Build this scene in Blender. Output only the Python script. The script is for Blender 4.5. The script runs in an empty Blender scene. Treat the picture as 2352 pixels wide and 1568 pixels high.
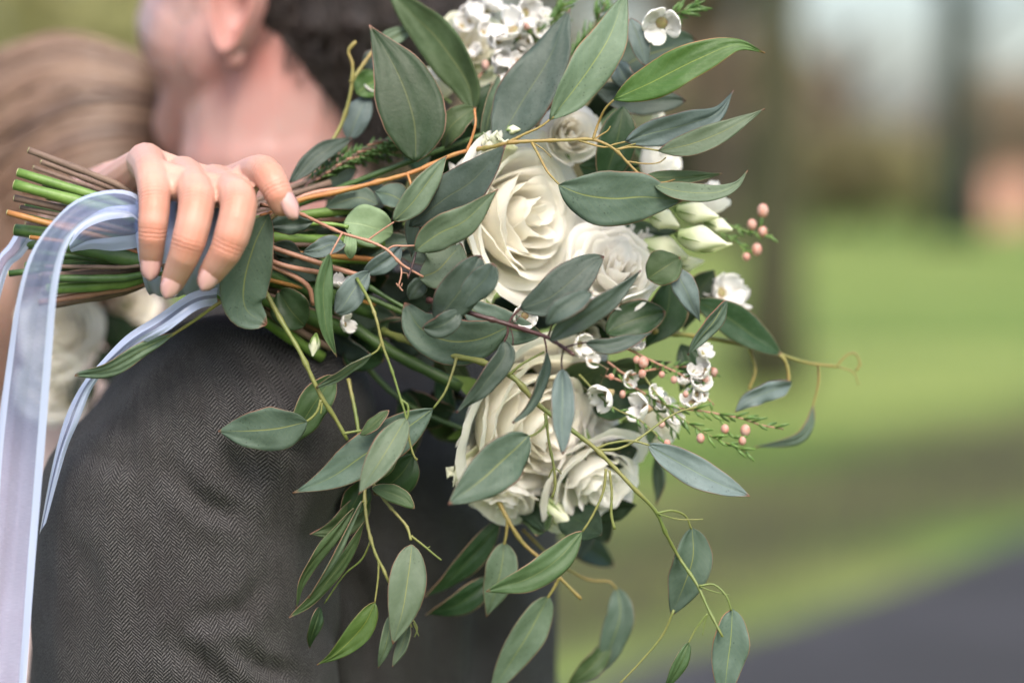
import bpy, math, random
import numpy as np
from mathutils import Vector, Matrix, noise
random.seed(7)
R = math.radians
sc = bpy.context.scene
# ---------------------------------------------------------------- camera
FOC = 85.0; FPX = 2352 * FOC / 36.0; D0 = 1.2; PITCH = math.atan((784 - 380) / FPX); CAMH = 1.5
cam_d = bpy.data.cameras.new('camera'); cam = bpy.data.objects.new('camera', cam_d)
sc.collection.objects.link(cam); sc.camera = cam
cam.location = (0, 0, CAMH); cam.rotation_euler = (math.pi / 2 - PITCH, 0, 0)
cam_d.lens = FOC; cam_d.sensor_width = 36; cam_d.clip_start = 0.05; cam_d.clip_end = 3000
cam_d.dof.use_dof = True; cam_d.dof.focus_distance = 1.180; cam_d.dof.aperture_fstop = 2.6
# ---------------------------------------------------------------- world, sun, exposure
SUN_EL, SUN_AZ = 50, 168       # azimuth: clockwise from +Y, where the light comes from
w = bpy.data.worlds.new("World"); sc.world = w; w.use_nodes = True
nt = w.node_tree; bg = nt.nodes['Background']
sky = nt.nodes.new('ShaderNodeTexSky'); sky.sky_type = 'NISHITA'; sky.sun_disc = False
sky.sun_elevation = R(SUN_EL); sky.sun_rotation = R(SUN_AZ); sky.air_density = 1.0; sky.dust_density = 4.0; sky.ozone_density = 1.0
nt.links.new(sky.outputs[0], bg.inputs[0]); bg.inputs[1].default_value = 0.135
sd = bpy.data.lights.new('sun', 'SUN'); sun = bpy.data.objects.new('sun', sd); sc.collection.objects.link(sun)
sd.energy = 1.5; sd.angle = R(30); sd.color = (1, .93, .84)
sv = Vector((math.sin(R(SUN_AZ)) * math.cos(R(SUN_EL)), math.cos(R(SUN_AZ)) * math.cos(R(SUN_EL)), math.sin(R(SUN_EL))))
sun.rotation_euler = sv.to_track_quat('Z', 'Y').to_euler()
sc.view_settings.view_transform = 'Standard'; sc.view_settings.look = 'None'; sc.view_settings.gamma = 1
sc.view_settings.use_curve_mapping = False; sc.view_settings.exposure = 1.40
# ---------------------------------------------------------------- helpers
RT = Vector((1, 0, 0)); FW = Vector((0, math.cos(PITCH), -math.sin(PITCH))); UP = Vector((0, math.sin(PITCH), math.cos(PITCH)))
CAM = Vector((0, 0, CAMH))
def P(u, v, d=0.0):
    Z = D0 - d
    return CAM + FW * Z + RT * ((u - 1176) / FPX * Z) - UP * ((v - 784) / FPX * Z)
def px(d=0.0): return (D0 - d) / FPX
def cv(r, u, t): return (RT * r + UP * u - FW * t).normalized()      # right, up, towards the camera
COL = sc.collection
def meta(o, label=None, cat=None, group=None, kind=None):
    if label: o['label'] = label
    if cat: o['category'] = cat
    if group: o['group'] = group
    if kind: o['kind'] = kind
    return o
def empty(name, loc, label, cat, group=None):
    o = bpy.data.objects.new(name, None); COL.objects.link(o); o.location = loc; o.empty_display_size = .05
    return meta(o, label, cat, group)
def link(name, me, parent=None, mw=None):
    o = bpy.data.objects.new(name, me); COL.objects.link(o)
    if parent is not None:
        o.parent = parent
        off = Vector((0, 0, 0)); q = parent
        while q is not None: off += q.location; q = q.parent
        o.location = -off
    return o
class MB:
    def __init__(s): s.v = []; s.f = []; s.uv = []; s.m = []
    def grid(s, pts, nu, nv, uvs=None, m=0, closed=False):
        b = len(s.v); s.v += pts; s.uv += uvs if uvs else [(0, 0)] * len(pts)
        for i in range(nu - 1):
            for j in range(nv if closed else nv - 1):
                j2 = (j + 1) % nv
                s.f.append((b + i * nv + j, b + (i + 1) * nv + j, b + (i + 1) * nv + j2, b + i * nv + j2)); s.m.append(m)
    def tube(s, pts, rad, n=8, m=0, cap=True):
        pts = [Vector(p) for p in pts]; k = len(pts); b = len(s.v)
        N = None; L = 0
        for i, p in enumerate(pts):
            T = (pts[min(i + 1, k - 1)] - pts[max(i - 1, 0)]).normalized()
            if N is None: N = T.orthogonal().normalized()
            N = (N - T * N.dot(T)).normalized(); B = T.cross(N)
            if i: L += (p - pts[i - 1]).length
            r = rad[i] if isinstance(rad, (list, tuple)) else rad
            for j in range(n):
                a = 2 * math.pi * j / n
                s.v.append(p + (N * math.cos(a) + B * math.sin(a)) * r); s.uv.append((j / n, L))
        for i in range(k - 1):
            for j in range(n):
                s.f.append((b + i * n + j, b + i * n + (j + 1) % n, b + (i + 1) * n + (j + 1) % n, b + (i + 1) * n + j)); s.m.append(m)
        if cap:
            s.f.append(tuple(b + j for j in range(n))[::-1]); s.m.append(m)
            s.f.append(tuple(b + (k - 1) * n + j for j in range(n))); s.m.append(m)
    def sphere(s, c, rx, ry=None, rz=None, ax=(RT, UP, -FW), nu=9, nv=12, m=0):
        ry = rx if ry is None else ry; rz = rx if rz is None else rz
        b = len(s.v); c = Vector(c)
        s.v.append(c + ax[1] * ry); s.uv.append((0, 0))
        for i in range(1, nu):
            t = math.pi * i / nu
            for j in range(nv):
                a = 2 * math.pi * j / nv
                s.v.append(c + ax[0] * rx * math.sin(t) * math.cos(a) + ax[1] * ry * math.cos(t) + ax[2] * rz * math.sin(t) * math.sin(a)); s.uv.append((j / nv, i / nu))
        s.v.append(c - ax[1] * ry); s.uv.append((0, 1)); e = len(s.v) - 1
        for j in range(nv): s.f.append((b, b + 1 + (j + 1) % nv, b + 1 + j)); s.m.append(m)
        for i in range(nu - 2):
            for j in range(nv):
                s.f.append((b + 1 + i * nv + j, b + 1 + i * nv + (j + 1) % nv, b + 1 + (i + 1) * nv + (j + 1) % nv, b + 1 + (i + 1) * nv + j)); s.m.append(m)
        q = b + 1 + (nu - 2) * nv
        for j in range(nv): s.f.append((q + j, q + (j + 1) % nv, e)); s.m.append(m)
    def mesh(s, name, mats):
        me = bpy.data.meshes.new(name); me.from_pydata([tuple(p) for p in s.v], [], s.f)
        ul = me.uv_layers.new(name='UVMap'); uva = np.array(s.uv, dtype=np.float32)
        idx = np.zeros(len(me.loops), dtype=np.int32); me.loops.foreach_get('vertex_index', idx)
        ul.data.foreach_set('uv', uva[idx].ravel())
        for m in (mats if isinstance(mats, (list, tuple)) else [mats]): me.materials.append(m)
        me.polygons.foreach_set('material_index', s.m); me.polygons.foreach_set('use_smooth', [True] * len(s.f))
        me.update(); return me
    def obj(s, name, mats, parent=None): return link(name, s.mesh(name, mats), parent)
def crom(pts, n):
    pts = [np.array(p, float) for p in pts]; k = len(pts)
    if k == 2: return [pts[0] + (pts[1] - pts[0]) * i / (n - 1) for i in range(n)]
    e = [2 * pts[0] - pts[1]] + pts + [2 * pts[-1] - pts[-2]]
    cl = [0]
    for i in range(1, k): cl.append(cl[-1] + max(1e-6, np.linalg.norm(pts[i] - pts[i - 1])))
    out = []
    for i in range(n):
        x = cl[-1] * i / (n - 1); j = min(k - 2, max(0, sum(1 for c in cl[1:-1] if c <= x)))
        t = (x - cl[j]) / (cl[j + 1] - cl[j]); a, b, c, d = e[j:j + 4]
        out.append(.5 * ((2 * b) + (c - a) * t + (2 * a - 5 * b + 4 * c - d) * t * t + (3 * b - a - 3 * c + d) * t ** 3))
    return out
def stem_pts(pts, n=None):
    n = n or 4 * len(pts) + 2
    return [P(*q) for q in crom([(p[0], p[1], p[2] * 4000) for p in pts], n)] if False else \
           [P(q[0], q[1], q[2] / 4000) for q in crom([(p[0], p[1], p[2] * 4000) for p in pts], n)]
# ---------------------------------------------------------------- materials
def mat(name, col, rough=.6, spec=.4):
    m = bpy.data.materials.new(name); m.use_nodes = True; b = m.node_tree.nodes['Principled BSDF']
    b.inputs['Base Color'].default_value = (*col, 1); b.inputs['Roughness'].default_value = rough
    b.inputs['Specular IOR Level'].default_value = spec
    return m
def sc3(c, k): return tuple(x * k for x in c)
class NT:
    def __init__(s, m): s.t = m.node_tree; s.b = s.t.nodes['Principled BSDF']; s.out = s.t.nodes['Material Output']
    def n(s, typ, ins=None, **kw):
        x = s.t.nodes.new(typ)
        for k, v in kw.items(): setattr(x, k, v)
        for k, v in (ins or {}).items():
            if isinstance(v, bpy.types.NodeSocket): s.t.links.new(v, x.inputs[k])
            else: x.inputs[k].default_value = v
        return x
    def math(s, op, a, b=0.0, c=0.0): return s.n('ShaderNodeMath', {0: a, 1: b, 2: c}, operation=op).outputs[0]
    def mix(s, f, a, b):
        a = a if isinstance(a, bpy.types.NodeSocket) else (*a, 1); b = b if isinstance(b, bpy.types.NodeSocket) else (*b, 1)
        return s.n('ShaderNodeMix', {0: f, 6: a, 7: b}, data_type='RGBA').outputs[2]
    def ramp(s, f, lo, hi): return s.n('ShaderNodeMapRange', {0: f, 1: lo, 2: hi}).outputs[0]
    def noise(s, vec, scale, detail=3, rough=.55):
        return s.n('ShaderNodeTexNoise', {'Vector': vec, 'Scale': scale, 'Detail': detail, 'Roughness': rough}).outputs['Fac']
    def obj(s): return s.n('ShaderNodeTexCoord').outputs['Object']
    def bump(s, h, strength, dist):
        b = s.n('ShaderNodeBump', {'Height': h, 'Strength': strength, 'Distance': dist}); s.t.links.new(b.outputs[0], s.b.inputs['Normal']); return b
    def base(s, c): s.t.links.new(c, s.b.inputs['Base Color'])
    def translucent(s, col, fac):
        tr = s.n('ShaderNodeBsdfTranslucent')
        if isinstance(col, bpy.types.NodeSocket): s.t.links.new(col, tr.inputs[0])
        else: tr.inputs[0].default_value = (*col, 1)
        mx = s.n('ShaderNodeMixShader', {0: fac}); s.t.links.new(s.b.outputs[0], mx.inputs[1]); s.t.links.new(tr.outputs[0], mx.inputs[2])
        s.t.links.new(mx.outputs[0], s.out.inputs[0])
def leaf_mat(name, col, col2, rib, edge, spot=.5, rough=.5):
    col = sc3(col, .68); col2 = sc3(col2, .66); rib = sc3(rib, .8); edge = sc3(edge, .8)
    m = mat(name, col, rough + .08, .28); q = NT(m)
    uv = q.n('ShaderNodeUVMap').outputs[0]; sp = q.n('ShaderNodeSeparateXYZ', {0: uv}); t = sp.outputs[0]; s = sp.outputs[1]
    a = q.math('ABSOLUTE', s)
    o = q.obj(); rnd = q.n('ShaderNodeObjectInfo').outputs['Random']
    n1 = q.ramp(q.noise(o, 38, 3), .3, .7)
    c = q.mix(n1, col, col2)
    n2 = q.ramp(q.noise(o, 420, 2), .3, .75); c = q.mix(q.math('MULTIPLY', n2, .16), c, tuple(x * .6 for x in col))
    wv = q.math('SINE', q.math('MULTIPLY', q.math('ADD', t, q.math('MULTIPLY', a, -.22)), 95.0))
    c = q.mix(q.math('MULTIPLY', q.ramp(wv, .8, 1), .07), c, rib)
    bl = q.ramp(q.noise(o, 130, 4, .65), .48, .72); c = q.mix(q.math('MULTIPLY', bl, .30), c, tuple(min(1, x * 1.25 + .035) for x in col2))
    # dark pores
    vo = q.n('ShaderNodeTexVoronoi', {'Vector': o, 'Scale': 430.0}).outputs['Distance']
    gate = q.ramp(q.noise(o, 60, 1), .42, .62)
    sm = q.math('MULTIPLY', q.math('MULTIPLY', q.ramp(vo, .24, .12), gate), spot); c = q.mix(sm, c, tuple(x * .3 for x in col))
    ribm = q.math('MULTIPLY', q.ramp(a, .04, .012), q.ramp(t, 1.0, .6)); c = q.mix(q.math('MULTIPLY', ribm, .75), c, rib)
    em = q.math('MULTIPLY', q.ramp(a, .955, .99), q.math('MULTIPLY', q.ramp(q.noise(o, 22, 2), .35, .6), .75)); c = q.mix(em, c, edge)
    tm = q.math('MULTIPLY', q.ramp(t, .955, 1), .8); c = q.mix(tm, c, edge)
    hsv = q.n('ShaderNodeHueSaturation', {'Hue': q.math('ADD', .485, q.math('MULTIPLY', rnd, .03)), 'Saturation': 1.0, 'Value': q.math('ADD', .85, q.math('MULTIPLY', rnd, .3)), 'Color': c}).outputs[0]
    q.base(hsv); q.bump(q.math('ADD', q.math('MULTIPLY', wv, .04), q.math('ADD', n2, q.math('MULTIPLY', ribm, -.9))), .3, .00025)
    q.translucent(hsv, .16)
    return m
RED = (.33, .12, .075); PINK = (.45, .25, .18); RIB = (.24, .27, .08)
LM = {
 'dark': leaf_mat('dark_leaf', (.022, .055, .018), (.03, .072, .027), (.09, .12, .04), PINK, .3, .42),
 'sage': leaf_mat('sage_leaf', (.125, .185, .112), (.150, .215, .138), RIB, RED),
 'teal': leaf_mat('teal_leaf', (.088, .142, .100), (.115, .172, .130), RIB, RED),
 'blue': leaf_mat('blue_leaf', (.135, .19, .178), (.17, .23, .22), (.2, .26, .15), RED, .4),
 'slate': leaf_mat('slate_leaf', (.058, .090, .070), (.082, .120, .098), (.1, .13, .07), (.2, .08, .06), .6, .45),
 'green': leaf_mat('green_leaf', (.06, .12, .025), (.085, .165, .035), (.22, .26, .05), (.42, .17, .09), .25, .42),
 'olive': leaf_mat('olive_leaf', (.058, .105, .038), (.078, .138, .054), (.14, .17, .06), PINK, .2),
 'pale': leaf_mat('pale_leaf', (.20, .29, .15), (.26, .36, .20), (.3, .38, .2), (.22, .30, .14), .1),
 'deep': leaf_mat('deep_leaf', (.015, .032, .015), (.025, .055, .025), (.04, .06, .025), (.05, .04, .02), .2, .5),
}
def stem_mat(name, a, b, rough=.45, sc_=60):
    a = sc3(a, .8); b = sc3(b, .8)
    m = mat(name, a, rough, .4); q = NT(m); o = q.obj(); c = q.mix(q.ramp(q.noise(o, sc_, 3), .35, .68), a, b)
    n2 = q.noise(o, 500, 2); c = q.mix(q.math('MULTIPLY', q.ramp(n2, .55, .75), .35), c, tuple(x * .4 for x in a)); q.base(c); q.bump(n2, .4, .0003); return m
SM = {
 'yel': stem_mat('yellow_green_stem', (.20, .21, .055), (.30, .185, .06), .5, 28),
 'lime': stem_mat('lime_stem', (.125, .17, .04), (.22, .20, .065), .5, 28),
 'org': stem_mat('orange_stem', (.36, .19, .05), (.42, .16, .06)),
 'red': stem_mat('red_brown_stem', (.22, .065, .03), (.33, .12, .04)),
 'mar': stem_mat('maroon_stem', (.035, .014, .014), (.075, .028, .026)),
 'grn': stem_mat('green_stem', (.10, .19, .035), (.17, .28, .06)),
 'dgr': stem_mat('dark_green_stem', (.035, .08, .02), (.07, .13, .03)),
 'brn': stem_mat('brown_woody_stem', (.13, .085, .065), (.22, .15, .11), .7),
 'pnk': stem_mat('pink_brown_stem', (.34, .17, .11), (.42, .22, .15)),
}
def petal_mat(name, c, base, tr=.42):
    m = mat(name, c, .72, .15); q = NT(m); uv = q.n('ShaderNodeUVMap').outputs[0]; sp = q.n('ShaderNodeSeparateXYZ', {0: uv}); h = sp.outputs[1]; x = sp.outputs[0]
    o = q.obj(); n = q.noise(o, 90, 3); cc = q.mix(q.ramp(n, .35, .7), c, tuple(v * .94 for v in c))
    cc = q.mix(q.math('MULTIPLY', q.ramp(h, .42, .0), .8), cc, base)
    cb = q.n('ShaderNodeCombineXYZ', {0: q.math('MULTIPLY', x, 46.0), 1: q.math('MULTIPLY', h, 3.0)}).outputs[0]
    vn = q.noise(cb, 1.0, 3); cc = q.mix(q.math('MULTIPLY', q.ramp(vn, .5, .8), .12), cc, base); q.base(cc)
    q.bump(q.math('ADD', vn, n), .35, .0006); q.b.inputs['Subsurface Weight'].default_value = .35; q.b.inputs['Subsurface Radius'].default_value = (1, .9, .7); q.b.inputs['Subsurface Scale'].default_value = .004
    q.translucent(cc, tr); return m
PM = petal_mat('cream_petal', (.93, .90, .82), (.91, .82, .66), .5)
PMW = petal_mat('white_petal', (.93, .91, .86), (.88, .85, .73), .55)
PMG = petal_mat('green_cream_petal', (.80, .81, .62), (.52, .60, .32))
PMR = petal_mat('outer_rose_petal', (.92, .90, .81), (.76, .77, .56), .5)
BUDM = petal_mat('lisianthus_bud_skin', (.74, .76, .56), (.28, .4, .11), .2)
WAXW = petal_mat('wax_flower_petal', (.84, .82, .78), (.74, .72, .58), .25)
WAXC = stem_mat('wax_flower_centre', (.30, .30, .12), (.36, .22, .14), .6, 400)
WAXB = stem_mat('wax_flower_bud', (.50, .34, .29), (.50, .20, .14), .55, 330)
SEPAL = stem_mat('sepal_green', (.13, .22, .05), (.2, .3, .08))
NEED = stem_mat('needle_green', (.06, .13, .035), (.12, .22, .045))
def skin_mat(name, c, red):
    c = sc3(c, .80); red = sc3(red, .80)
    m = mat(name, c, .45, .35); q = NT(m); o = q.obj(); n = q.noise(o, 45, 3)
    at = q.n('ShaderNodeAttribute', attribute_name='red').outputs['Fac']
    cc = q.mix(q.math('MULTIPLY', q.ramp(n, .3, .75), .35), c, red); cc = q.mix(q.math('MULTIPLY', at, .95), cc, red); q.base(cc)
    q.b.inputs['Subsurface Weight'].default_value = .25; q.b.inputs['Subsurface Radius'].default_value = (1, .35, .2); q.b.inputs['Subsurface Scale'].default_value = .006
    n3 = q.noise(o, 900, 3); cr_ = q.n('ShaderNodeAttribute', attribute_name='crs').outputs['Fac']; cm_ = q.n('ShaderNodeAttribute', attribute_name='crm').outputs['Fac']
    ww = q.math('ADD', q.math('MULTIPLY', cr_, 2 * math.pi / .0021), q.math('MULTIPLY', q.noise(o, 260, 2), 5.0)); gr_ = q.math('MULTIPLY', q.ramp(q.math('SINE', ww), .2, 1.0), cm_)
    c3 = q.mix(q.math('MULTIPLY', gr_, .16), cc, sc3(red, .6)); q.base(c3)
    q.bump(q.math('ADD', q.math('MULTIPLY', n3, .5), q.math('MULTIPLY', gr_, -.9)), .7, .0004); return m
SKW = skin_mat('bride_skin', (.54, .325, .255), (.54, .20, .13))
SKM = skin_mat('groom_skin', (.42, .265, .235), (.43, .13, .105))
NAIL = mat('pink_nail_polish', (.46, .27, .255), .12, .8)
# ---------------------------------------------------------------- organic body builder
def blob(caps, ells, voxel, smooth, name):
    mb = MB()
    for a, ra, b, rb in caps:
        a = Vector(a); b = Vector(b); T = (b - a); L = T.length; T = T.normalized() if L > 1e-6 else Vector((0, 0, 1))
        pts = []; rr = []
        for i in range(5): t = math.pi / 2 * (1 - i / 5); pts.append(a - T * ra * math.sin(t)); rr.append(max(ra * math.cos(t), ra * .02))
        for i in range(4): f = i / 3; pts.append(a.lerp(b, f)); rr.append(ra + (rb - ra) * f)
        for i in range(1, 6): t = math.pi / 2 * i / 5; pts.append(b + T * rb * math.sin(t)); rr.append(max(rb * math.cos(t), rb * .02))
        mb.tube(pts, rr, 14)
    for c, rx, ry, rz, ax in ells: mb.sphere(c, rx, ry, rz, ax, 14, 20)
    me = mb.mesh(name + '_raw', []); o = bpy.data.objects.new(name + '_raw', me); COL.objects.link(o)
    m = o.modifiers.new('r', 'REMESH'); m.mode = 'VOXEL'; m.voxel_size = voxel; m.use_smooth_shade = True
    s = o.modifiers.new('s', 'SMOOTH'); s.factor = .5; s.iterations = smooth
    dg = bpy.context.evaluated_depsgraph_get(); out = bpy.data.meshes.new_from_object(o.evaluated_get(dg)); out.name = name
    bpy.data.objects.remove(o); bpy.data.meshes.remove(me)
    out.polygons.foreach_set('use_smooth', [True] * len(out.polygons)); return out
def coords(me):
    a = np.zeros(len(me.vertices) * 3, dtype=np.float32); me.vertices.foreach_get('co', a); return a.reshape(-1, 3)
def normals(me):
    a = np.zeros(len(me.vertices) * 3, dtype=np.float32); me.vertices.foreach_get('normal', a); return a.reshape(-1, 3)
def setco(me, a): me.vertices.foreach_set('co', a.astype(np.float32).ravel()); me.update()
def join_meshes(name, mes, mats):
    v = []; f = []; red = []; ex = {'crs': [], 'crm': []}
    for me in mes:
        for k_ in ex: ex[k_] += [x.value for x in me.attributes[k_].data] if k_ in me.attributes else [0.0] * len(me.vertices)
        b = len(v); v += [tuple(x) for x in coords(me)]
        f += [tuple(b + i for i in p.vertices) for p in me.polygons]
        if 'red' in me.attributes: red += [x.value for x in me.attributes['red'].data]
        else: red += [0.0] * len(me.vertices)
    out = bpy.data.meshes.new(name); out.from_pydata(v, [], f); out.polygons.foreach_set('use_smooth', [True] * len(f))
    at = out.attributes.new('red', 'FLOAT', 'POINT'); at.data.foreach_set('value', red)
    for k_ in ex: at = out.attributes.new(k_, 'FLOAT', 'POINT'); at.data.foreach_set('value', ex[k_])
    for m in mats: out.materials.append(m)
    return out
def redattr(me, spots):
    co = coords(me); r = np.zeros(len(co), dtype=np.float32)
    for c, rad, amt in spots:
        d = np.linalg.norm(co - np.array(c, dtype=np.float32), axis=1); r = np.maximum(r, amt * np.exp(-(d / rad) ** 2))
    at = me.attributes.new('red', 'FLOAT', 'POINT'); at.data.foreach_set('value', r)
def camc(a):        # camera-frame coordinates of an array of points: right, up, towards (metres from the focus plane)
    q = a - np.array(CAM); return q @ np.array(RT), q @ np.array(UP), D0 - q @ np.array(FW)
def topx(a):
    x, y, t = camc(a); Z = D0 - t; return x / Z * FPX + 1176, 784 - y / Z * FPX
# ================================================================ SETTING
def gx(u, D): return (u - 1176) / FPX * D
HZ = 380
def gD(v): return CAMH * FPX / (v - HZ)
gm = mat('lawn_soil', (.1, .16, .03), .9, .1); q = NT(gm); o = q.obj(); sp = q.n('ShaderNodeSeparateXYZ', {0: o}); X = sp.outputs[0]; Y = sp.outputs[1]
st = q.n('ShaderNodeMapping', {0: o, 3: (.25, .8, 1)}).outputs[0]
c = q.mix(q.ramp(q.noise(st, .55, 2), .38, .6), (.072, .135, .026), (.215, .262, .078))  # stretched light and dark greens paint sunlit and tree-shaded bands into the lawn
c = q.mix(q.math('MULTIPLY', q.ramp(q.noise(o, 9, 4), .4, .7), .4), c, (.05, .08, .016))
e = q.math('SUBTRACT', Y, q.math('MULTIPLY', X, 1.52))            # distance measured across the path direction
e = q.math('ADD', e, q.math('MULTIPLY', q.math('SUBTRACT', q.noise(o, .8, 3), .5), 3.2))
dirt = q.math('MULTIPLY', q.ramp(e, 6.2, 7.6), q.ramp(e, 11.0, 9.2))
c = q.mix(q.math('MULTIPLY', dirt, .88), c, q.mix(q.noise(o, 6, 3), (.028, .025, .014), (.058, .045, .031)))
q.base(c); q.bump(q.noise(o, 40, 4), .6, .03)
mb = MB(); xs = np.linspace(-1, 1, 61); ys = np.linspace(-1, 1, 61); pts = []
for a in xs:
    for b in ys:
        x = math.copysign(abs(a) ** 2.2, a) * 600; y = math.copysign(abs(b) ** 2.2, b) * 900
        r = math.hypot(x, y); z = max(0, r - 75) * .01 + (noise.noise(Vector((x * .06, y * .06, 0))) * .08 if r > 14 else 0)
        pts.append(Vector((x, y, z)))
mb.grid(pts, 61, 61); g = mb.obj('ground', gm); meta(g, 'lawn of green grass with sun and shade painted in, and bare earth beside the path', kind='structure')
pm = mat('asphalt', (.05, .048, .055), .85, .3); q = NT(pm); o = q.obj(); c = q.mix(q.noise(o, 140, 3), (.017, .0162, .0162), (.033, .0315, .032)); c = q.mix(q.ramp(q.noise(o, 1.1, 3), .45, .7), c, (.04, .038, .041)); q.base(c); q.bump(q.noise(o, 220, 2), .5, .004)
mb = MB(); pts = []; n = 60; ed = []
for i in range(n):
    t = -14 + 60 * i / (n - 1); x0 = .73 + 1.33 * t / 2.43 + .05 * math.sin(t * 2.1); y0 = 7.71 + 2.03 * t / 2.43
    nx, ny = .836, -.548
    for k in (0, .06, 3.1, 3.16): pts.append(Vector((x0 + nx * k, y0 + ny * k, (.008 if 0 < k < 3.15 else -.012))))
mb.grid(pts, n, 4); meta(mb.obj('path', pm), 'dark grey asphalt path crossing the park at lower right', kind='structure')
# grass blades (uncountable)
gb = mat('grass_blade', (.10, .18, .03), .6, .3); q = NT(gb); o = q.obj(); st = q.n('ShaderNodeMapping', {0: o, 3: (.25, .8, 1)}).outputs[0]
c = q.mix(q.ramp(q.noise(st, .55, 2), .38, .6), (.068, .128, .024), (.195, .225, .07)); q.base(c); q.translucent(c, .3)  # blades carry the same painted bands of sun and tree shade
mb = MB()
for i in range(26000):
    D = 8 + 30 * random.random() ** 1.6; x = random.uniform(-.22, .25) * D; e_ = D - 1.52 * x
    if e_ < 6.7 or (6.7 < e_ < 10 and random.random() < .7): continue
    h = random.uniform(.03, .075); a = random.random() * 6.28; ww = .006 + D * .0002; b = len(mb.v)
    lx = math.cos(a); ly = math.sin(a); le = random.uniform(-.03, .03)
    mb.v += [Vector((x - lx * ww, D - ly * ww, -.01)), Vector((x + lx * ww, D + ly * ww, -.01)), Vector((x + le, D + le, h))]; mb.uv += [(0, 0)] * 3
    mb.f.append((b, b + 1, b + 2)); mb.m.append(0)
meta(mb.obj('grass', gb), 'short blades of grass growing over the lawn behind the couple', kind='stuff')
# trees and shrubs
def bark(name, a, b): return stem_mat(name, a, b, .9, 5)
BK = bark('dark_bark', (.05, .038, .028), (.09, .07, .05)); BKM = bark('mossy_bark', (.032, .035, .013), (.056, .054, .024)); BKI = bark('ivy_bark', (.008, .02, .012), (.02, .028, .016))
def fol(name, a, b):
    a = sc3(a, .85); b = sc3(b, .85)
    m = mat(name, a, .6, .3); q = NT(m); c = q.mix(q.ramp(q.noise(q.obj(), 1.3, 3), .35, .65), a, b); q.base(c); q.translucent(c, .25); return m
FO = {'olive': fol('olive_foliage', (.20, .18, .08), (.30, .27, .14)), 'brown': fol('brown_twigs', (.20, .155, .10), (.30, .24, .155)),
      'dark': fol('dark_foliage', (.03, .045, .016), (.06, .075, .028)), 'green': fol('green_foliage', (.07, .12, .03), (.13, .18, .055)), 'lime': fol('moss_green_foliage', (.26, .27, .10), (.38, .36, .17))}
def clumps(mb, c, r, n, size, squash=1.0, up=0):
    for _ in range(n):
        while True:
            p = Vector((random.uniform(-1, 1), random.uniform(-1, 1), random.uniform(-1, 1)))
            if p.length < 1: break
        p = p * (.45 + .55 * random.random()) ** .3
        q_ = Vector(c) + Vector((p.x * r, p.y * r, p.z * r * squash))
        if noise.noise(q_ * (1.3 / max(r, .3))) < -.18: continue
        if q_.z < .03: continue
        a = Vector((random.uniform(-1, 1), random.uniform(-1, 1), random.uniform(-1, 1))).normalized(); b = a.orthogonal().normalized(); s = size * random.uniform(.6, 1.4)
        k = len(mb.v); mb.v += [q_ - a * s, q_ + b * s * .5, q_ + a * s, q_ - b * s * .5]; mb.uv += [(0, 0)] * 4; mb.f.append((k, k + 1, k + 2, k + 3)); mb.m.append(0)
def tree(x, y, r, h, crown_z, crown_r, bk, fo, label, lean=0, n=5000, size=.14, fork=False, squash=.8, group=None):
    t = empty('tree', (x, y, 0), label, 'tree', group)
    mb = MB(); pts = []; rr = []
    for i in range(12):
        f = i / 11; pts.append(Vector((x + lean * f * h + .1 * r * math.sin(f * 9), y + .1 * math.sin(f * 5), -.1 + f * h))); rr.append(r * (1.35 - .35 * min(1, f * 8)) * (1 - .55 * f))
    mb.tube(pts, rr, 14); top = pts[-1]
    for k in range(9):
        f = .35 + .6 * k / 9; b0 = pts[0].lerp(pts[-1], f); a = k * 2.4; L = crown_r * random.uniform(.6, .95)
        mid = b0 + Vector((math.cos(a) * L * .5, math.sin(a) * L * .5, L * .35)); en = b0 + Vector((math.cos(a) * L, math.sin(a) * L, L * .75))
        mb.tube([b0, mid, en], [r * .35, r * .2, r * .05], 6)
    mb.obj('trunk', bk, t)
    mb = MB()
    for k in range(12):
        a = k * 2.4; rad = crown_r * .55 * math.sqrt(k / 11)
        clumps(mb, (top.x + math.cos(a) * rad, y + math.sin(a) * rad, crown_z + random.uniform(-.35, .35) * crown_r * squash), crown_r * .5, n // 12, size, squash)
    mb.obj('crown', fo, t); return t
def shrub(u, D, hw, h, fo, label, n=5000, size=.09, group='shrubs along the far side of the lawn'):
    x = gx(u, D); t = empty('shrub', (x, D, 0), label, 'shrub', group)
    mb = MB()
    for k in range(5): a = k * 1.3; mb.tube([Vector((x, D, -.05)), Vector((x + math.cos(a) * hw * .4, D + math.sin(a) * hw * .3, h * .5)), Vector((x + math.cos(a) * hw * .7, D + math.sin(a) * hw * .5, h * .85))], [.06, .04, .012], 5)
    mb.obj('branches', BK, t); mb = MB()
    for k in range(7):
        a = k * 2.4; f = math.sqrt(k / 7) * .55
        clumps(mb, (x + math.cos(a) * hw * f, D + math.sin(a) * hw * f * .7, h * random.uniform(.35, .62)), hw * .62, n // 7, size, h / (hw * 2) * 1.1)
    mb.obj('foliage', fo, t); return t
tree(gx(1768, 16), 16, .20, 9, 7.2, 2.2, BKM, FO['green'], 'nearest tree, dark mossy trunk rising from the lawn edge right of the bouquet', .012, 6000, .09)
tree(gx(2192, 48), 48, .46, 12, 10, 3.2, BKI, FO['dark'], 'ivy covered dark trunk at the right, before the far shrubs', .0, 6000, .2)
tree(gx(2450, 58), 58, .35, 13, 11, 2.4, BK, FO['olive'], 'pale olive tree at the far right edge above the brick hut', -.01, 6000, .2)
tree(gx(1640, 44), 44, .3, 9, 5.2, 2.3, BK, FO['brown'], 'brownish budding tree between the bouquet and the mossy trunk', .0, 7000, .15)
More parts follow.
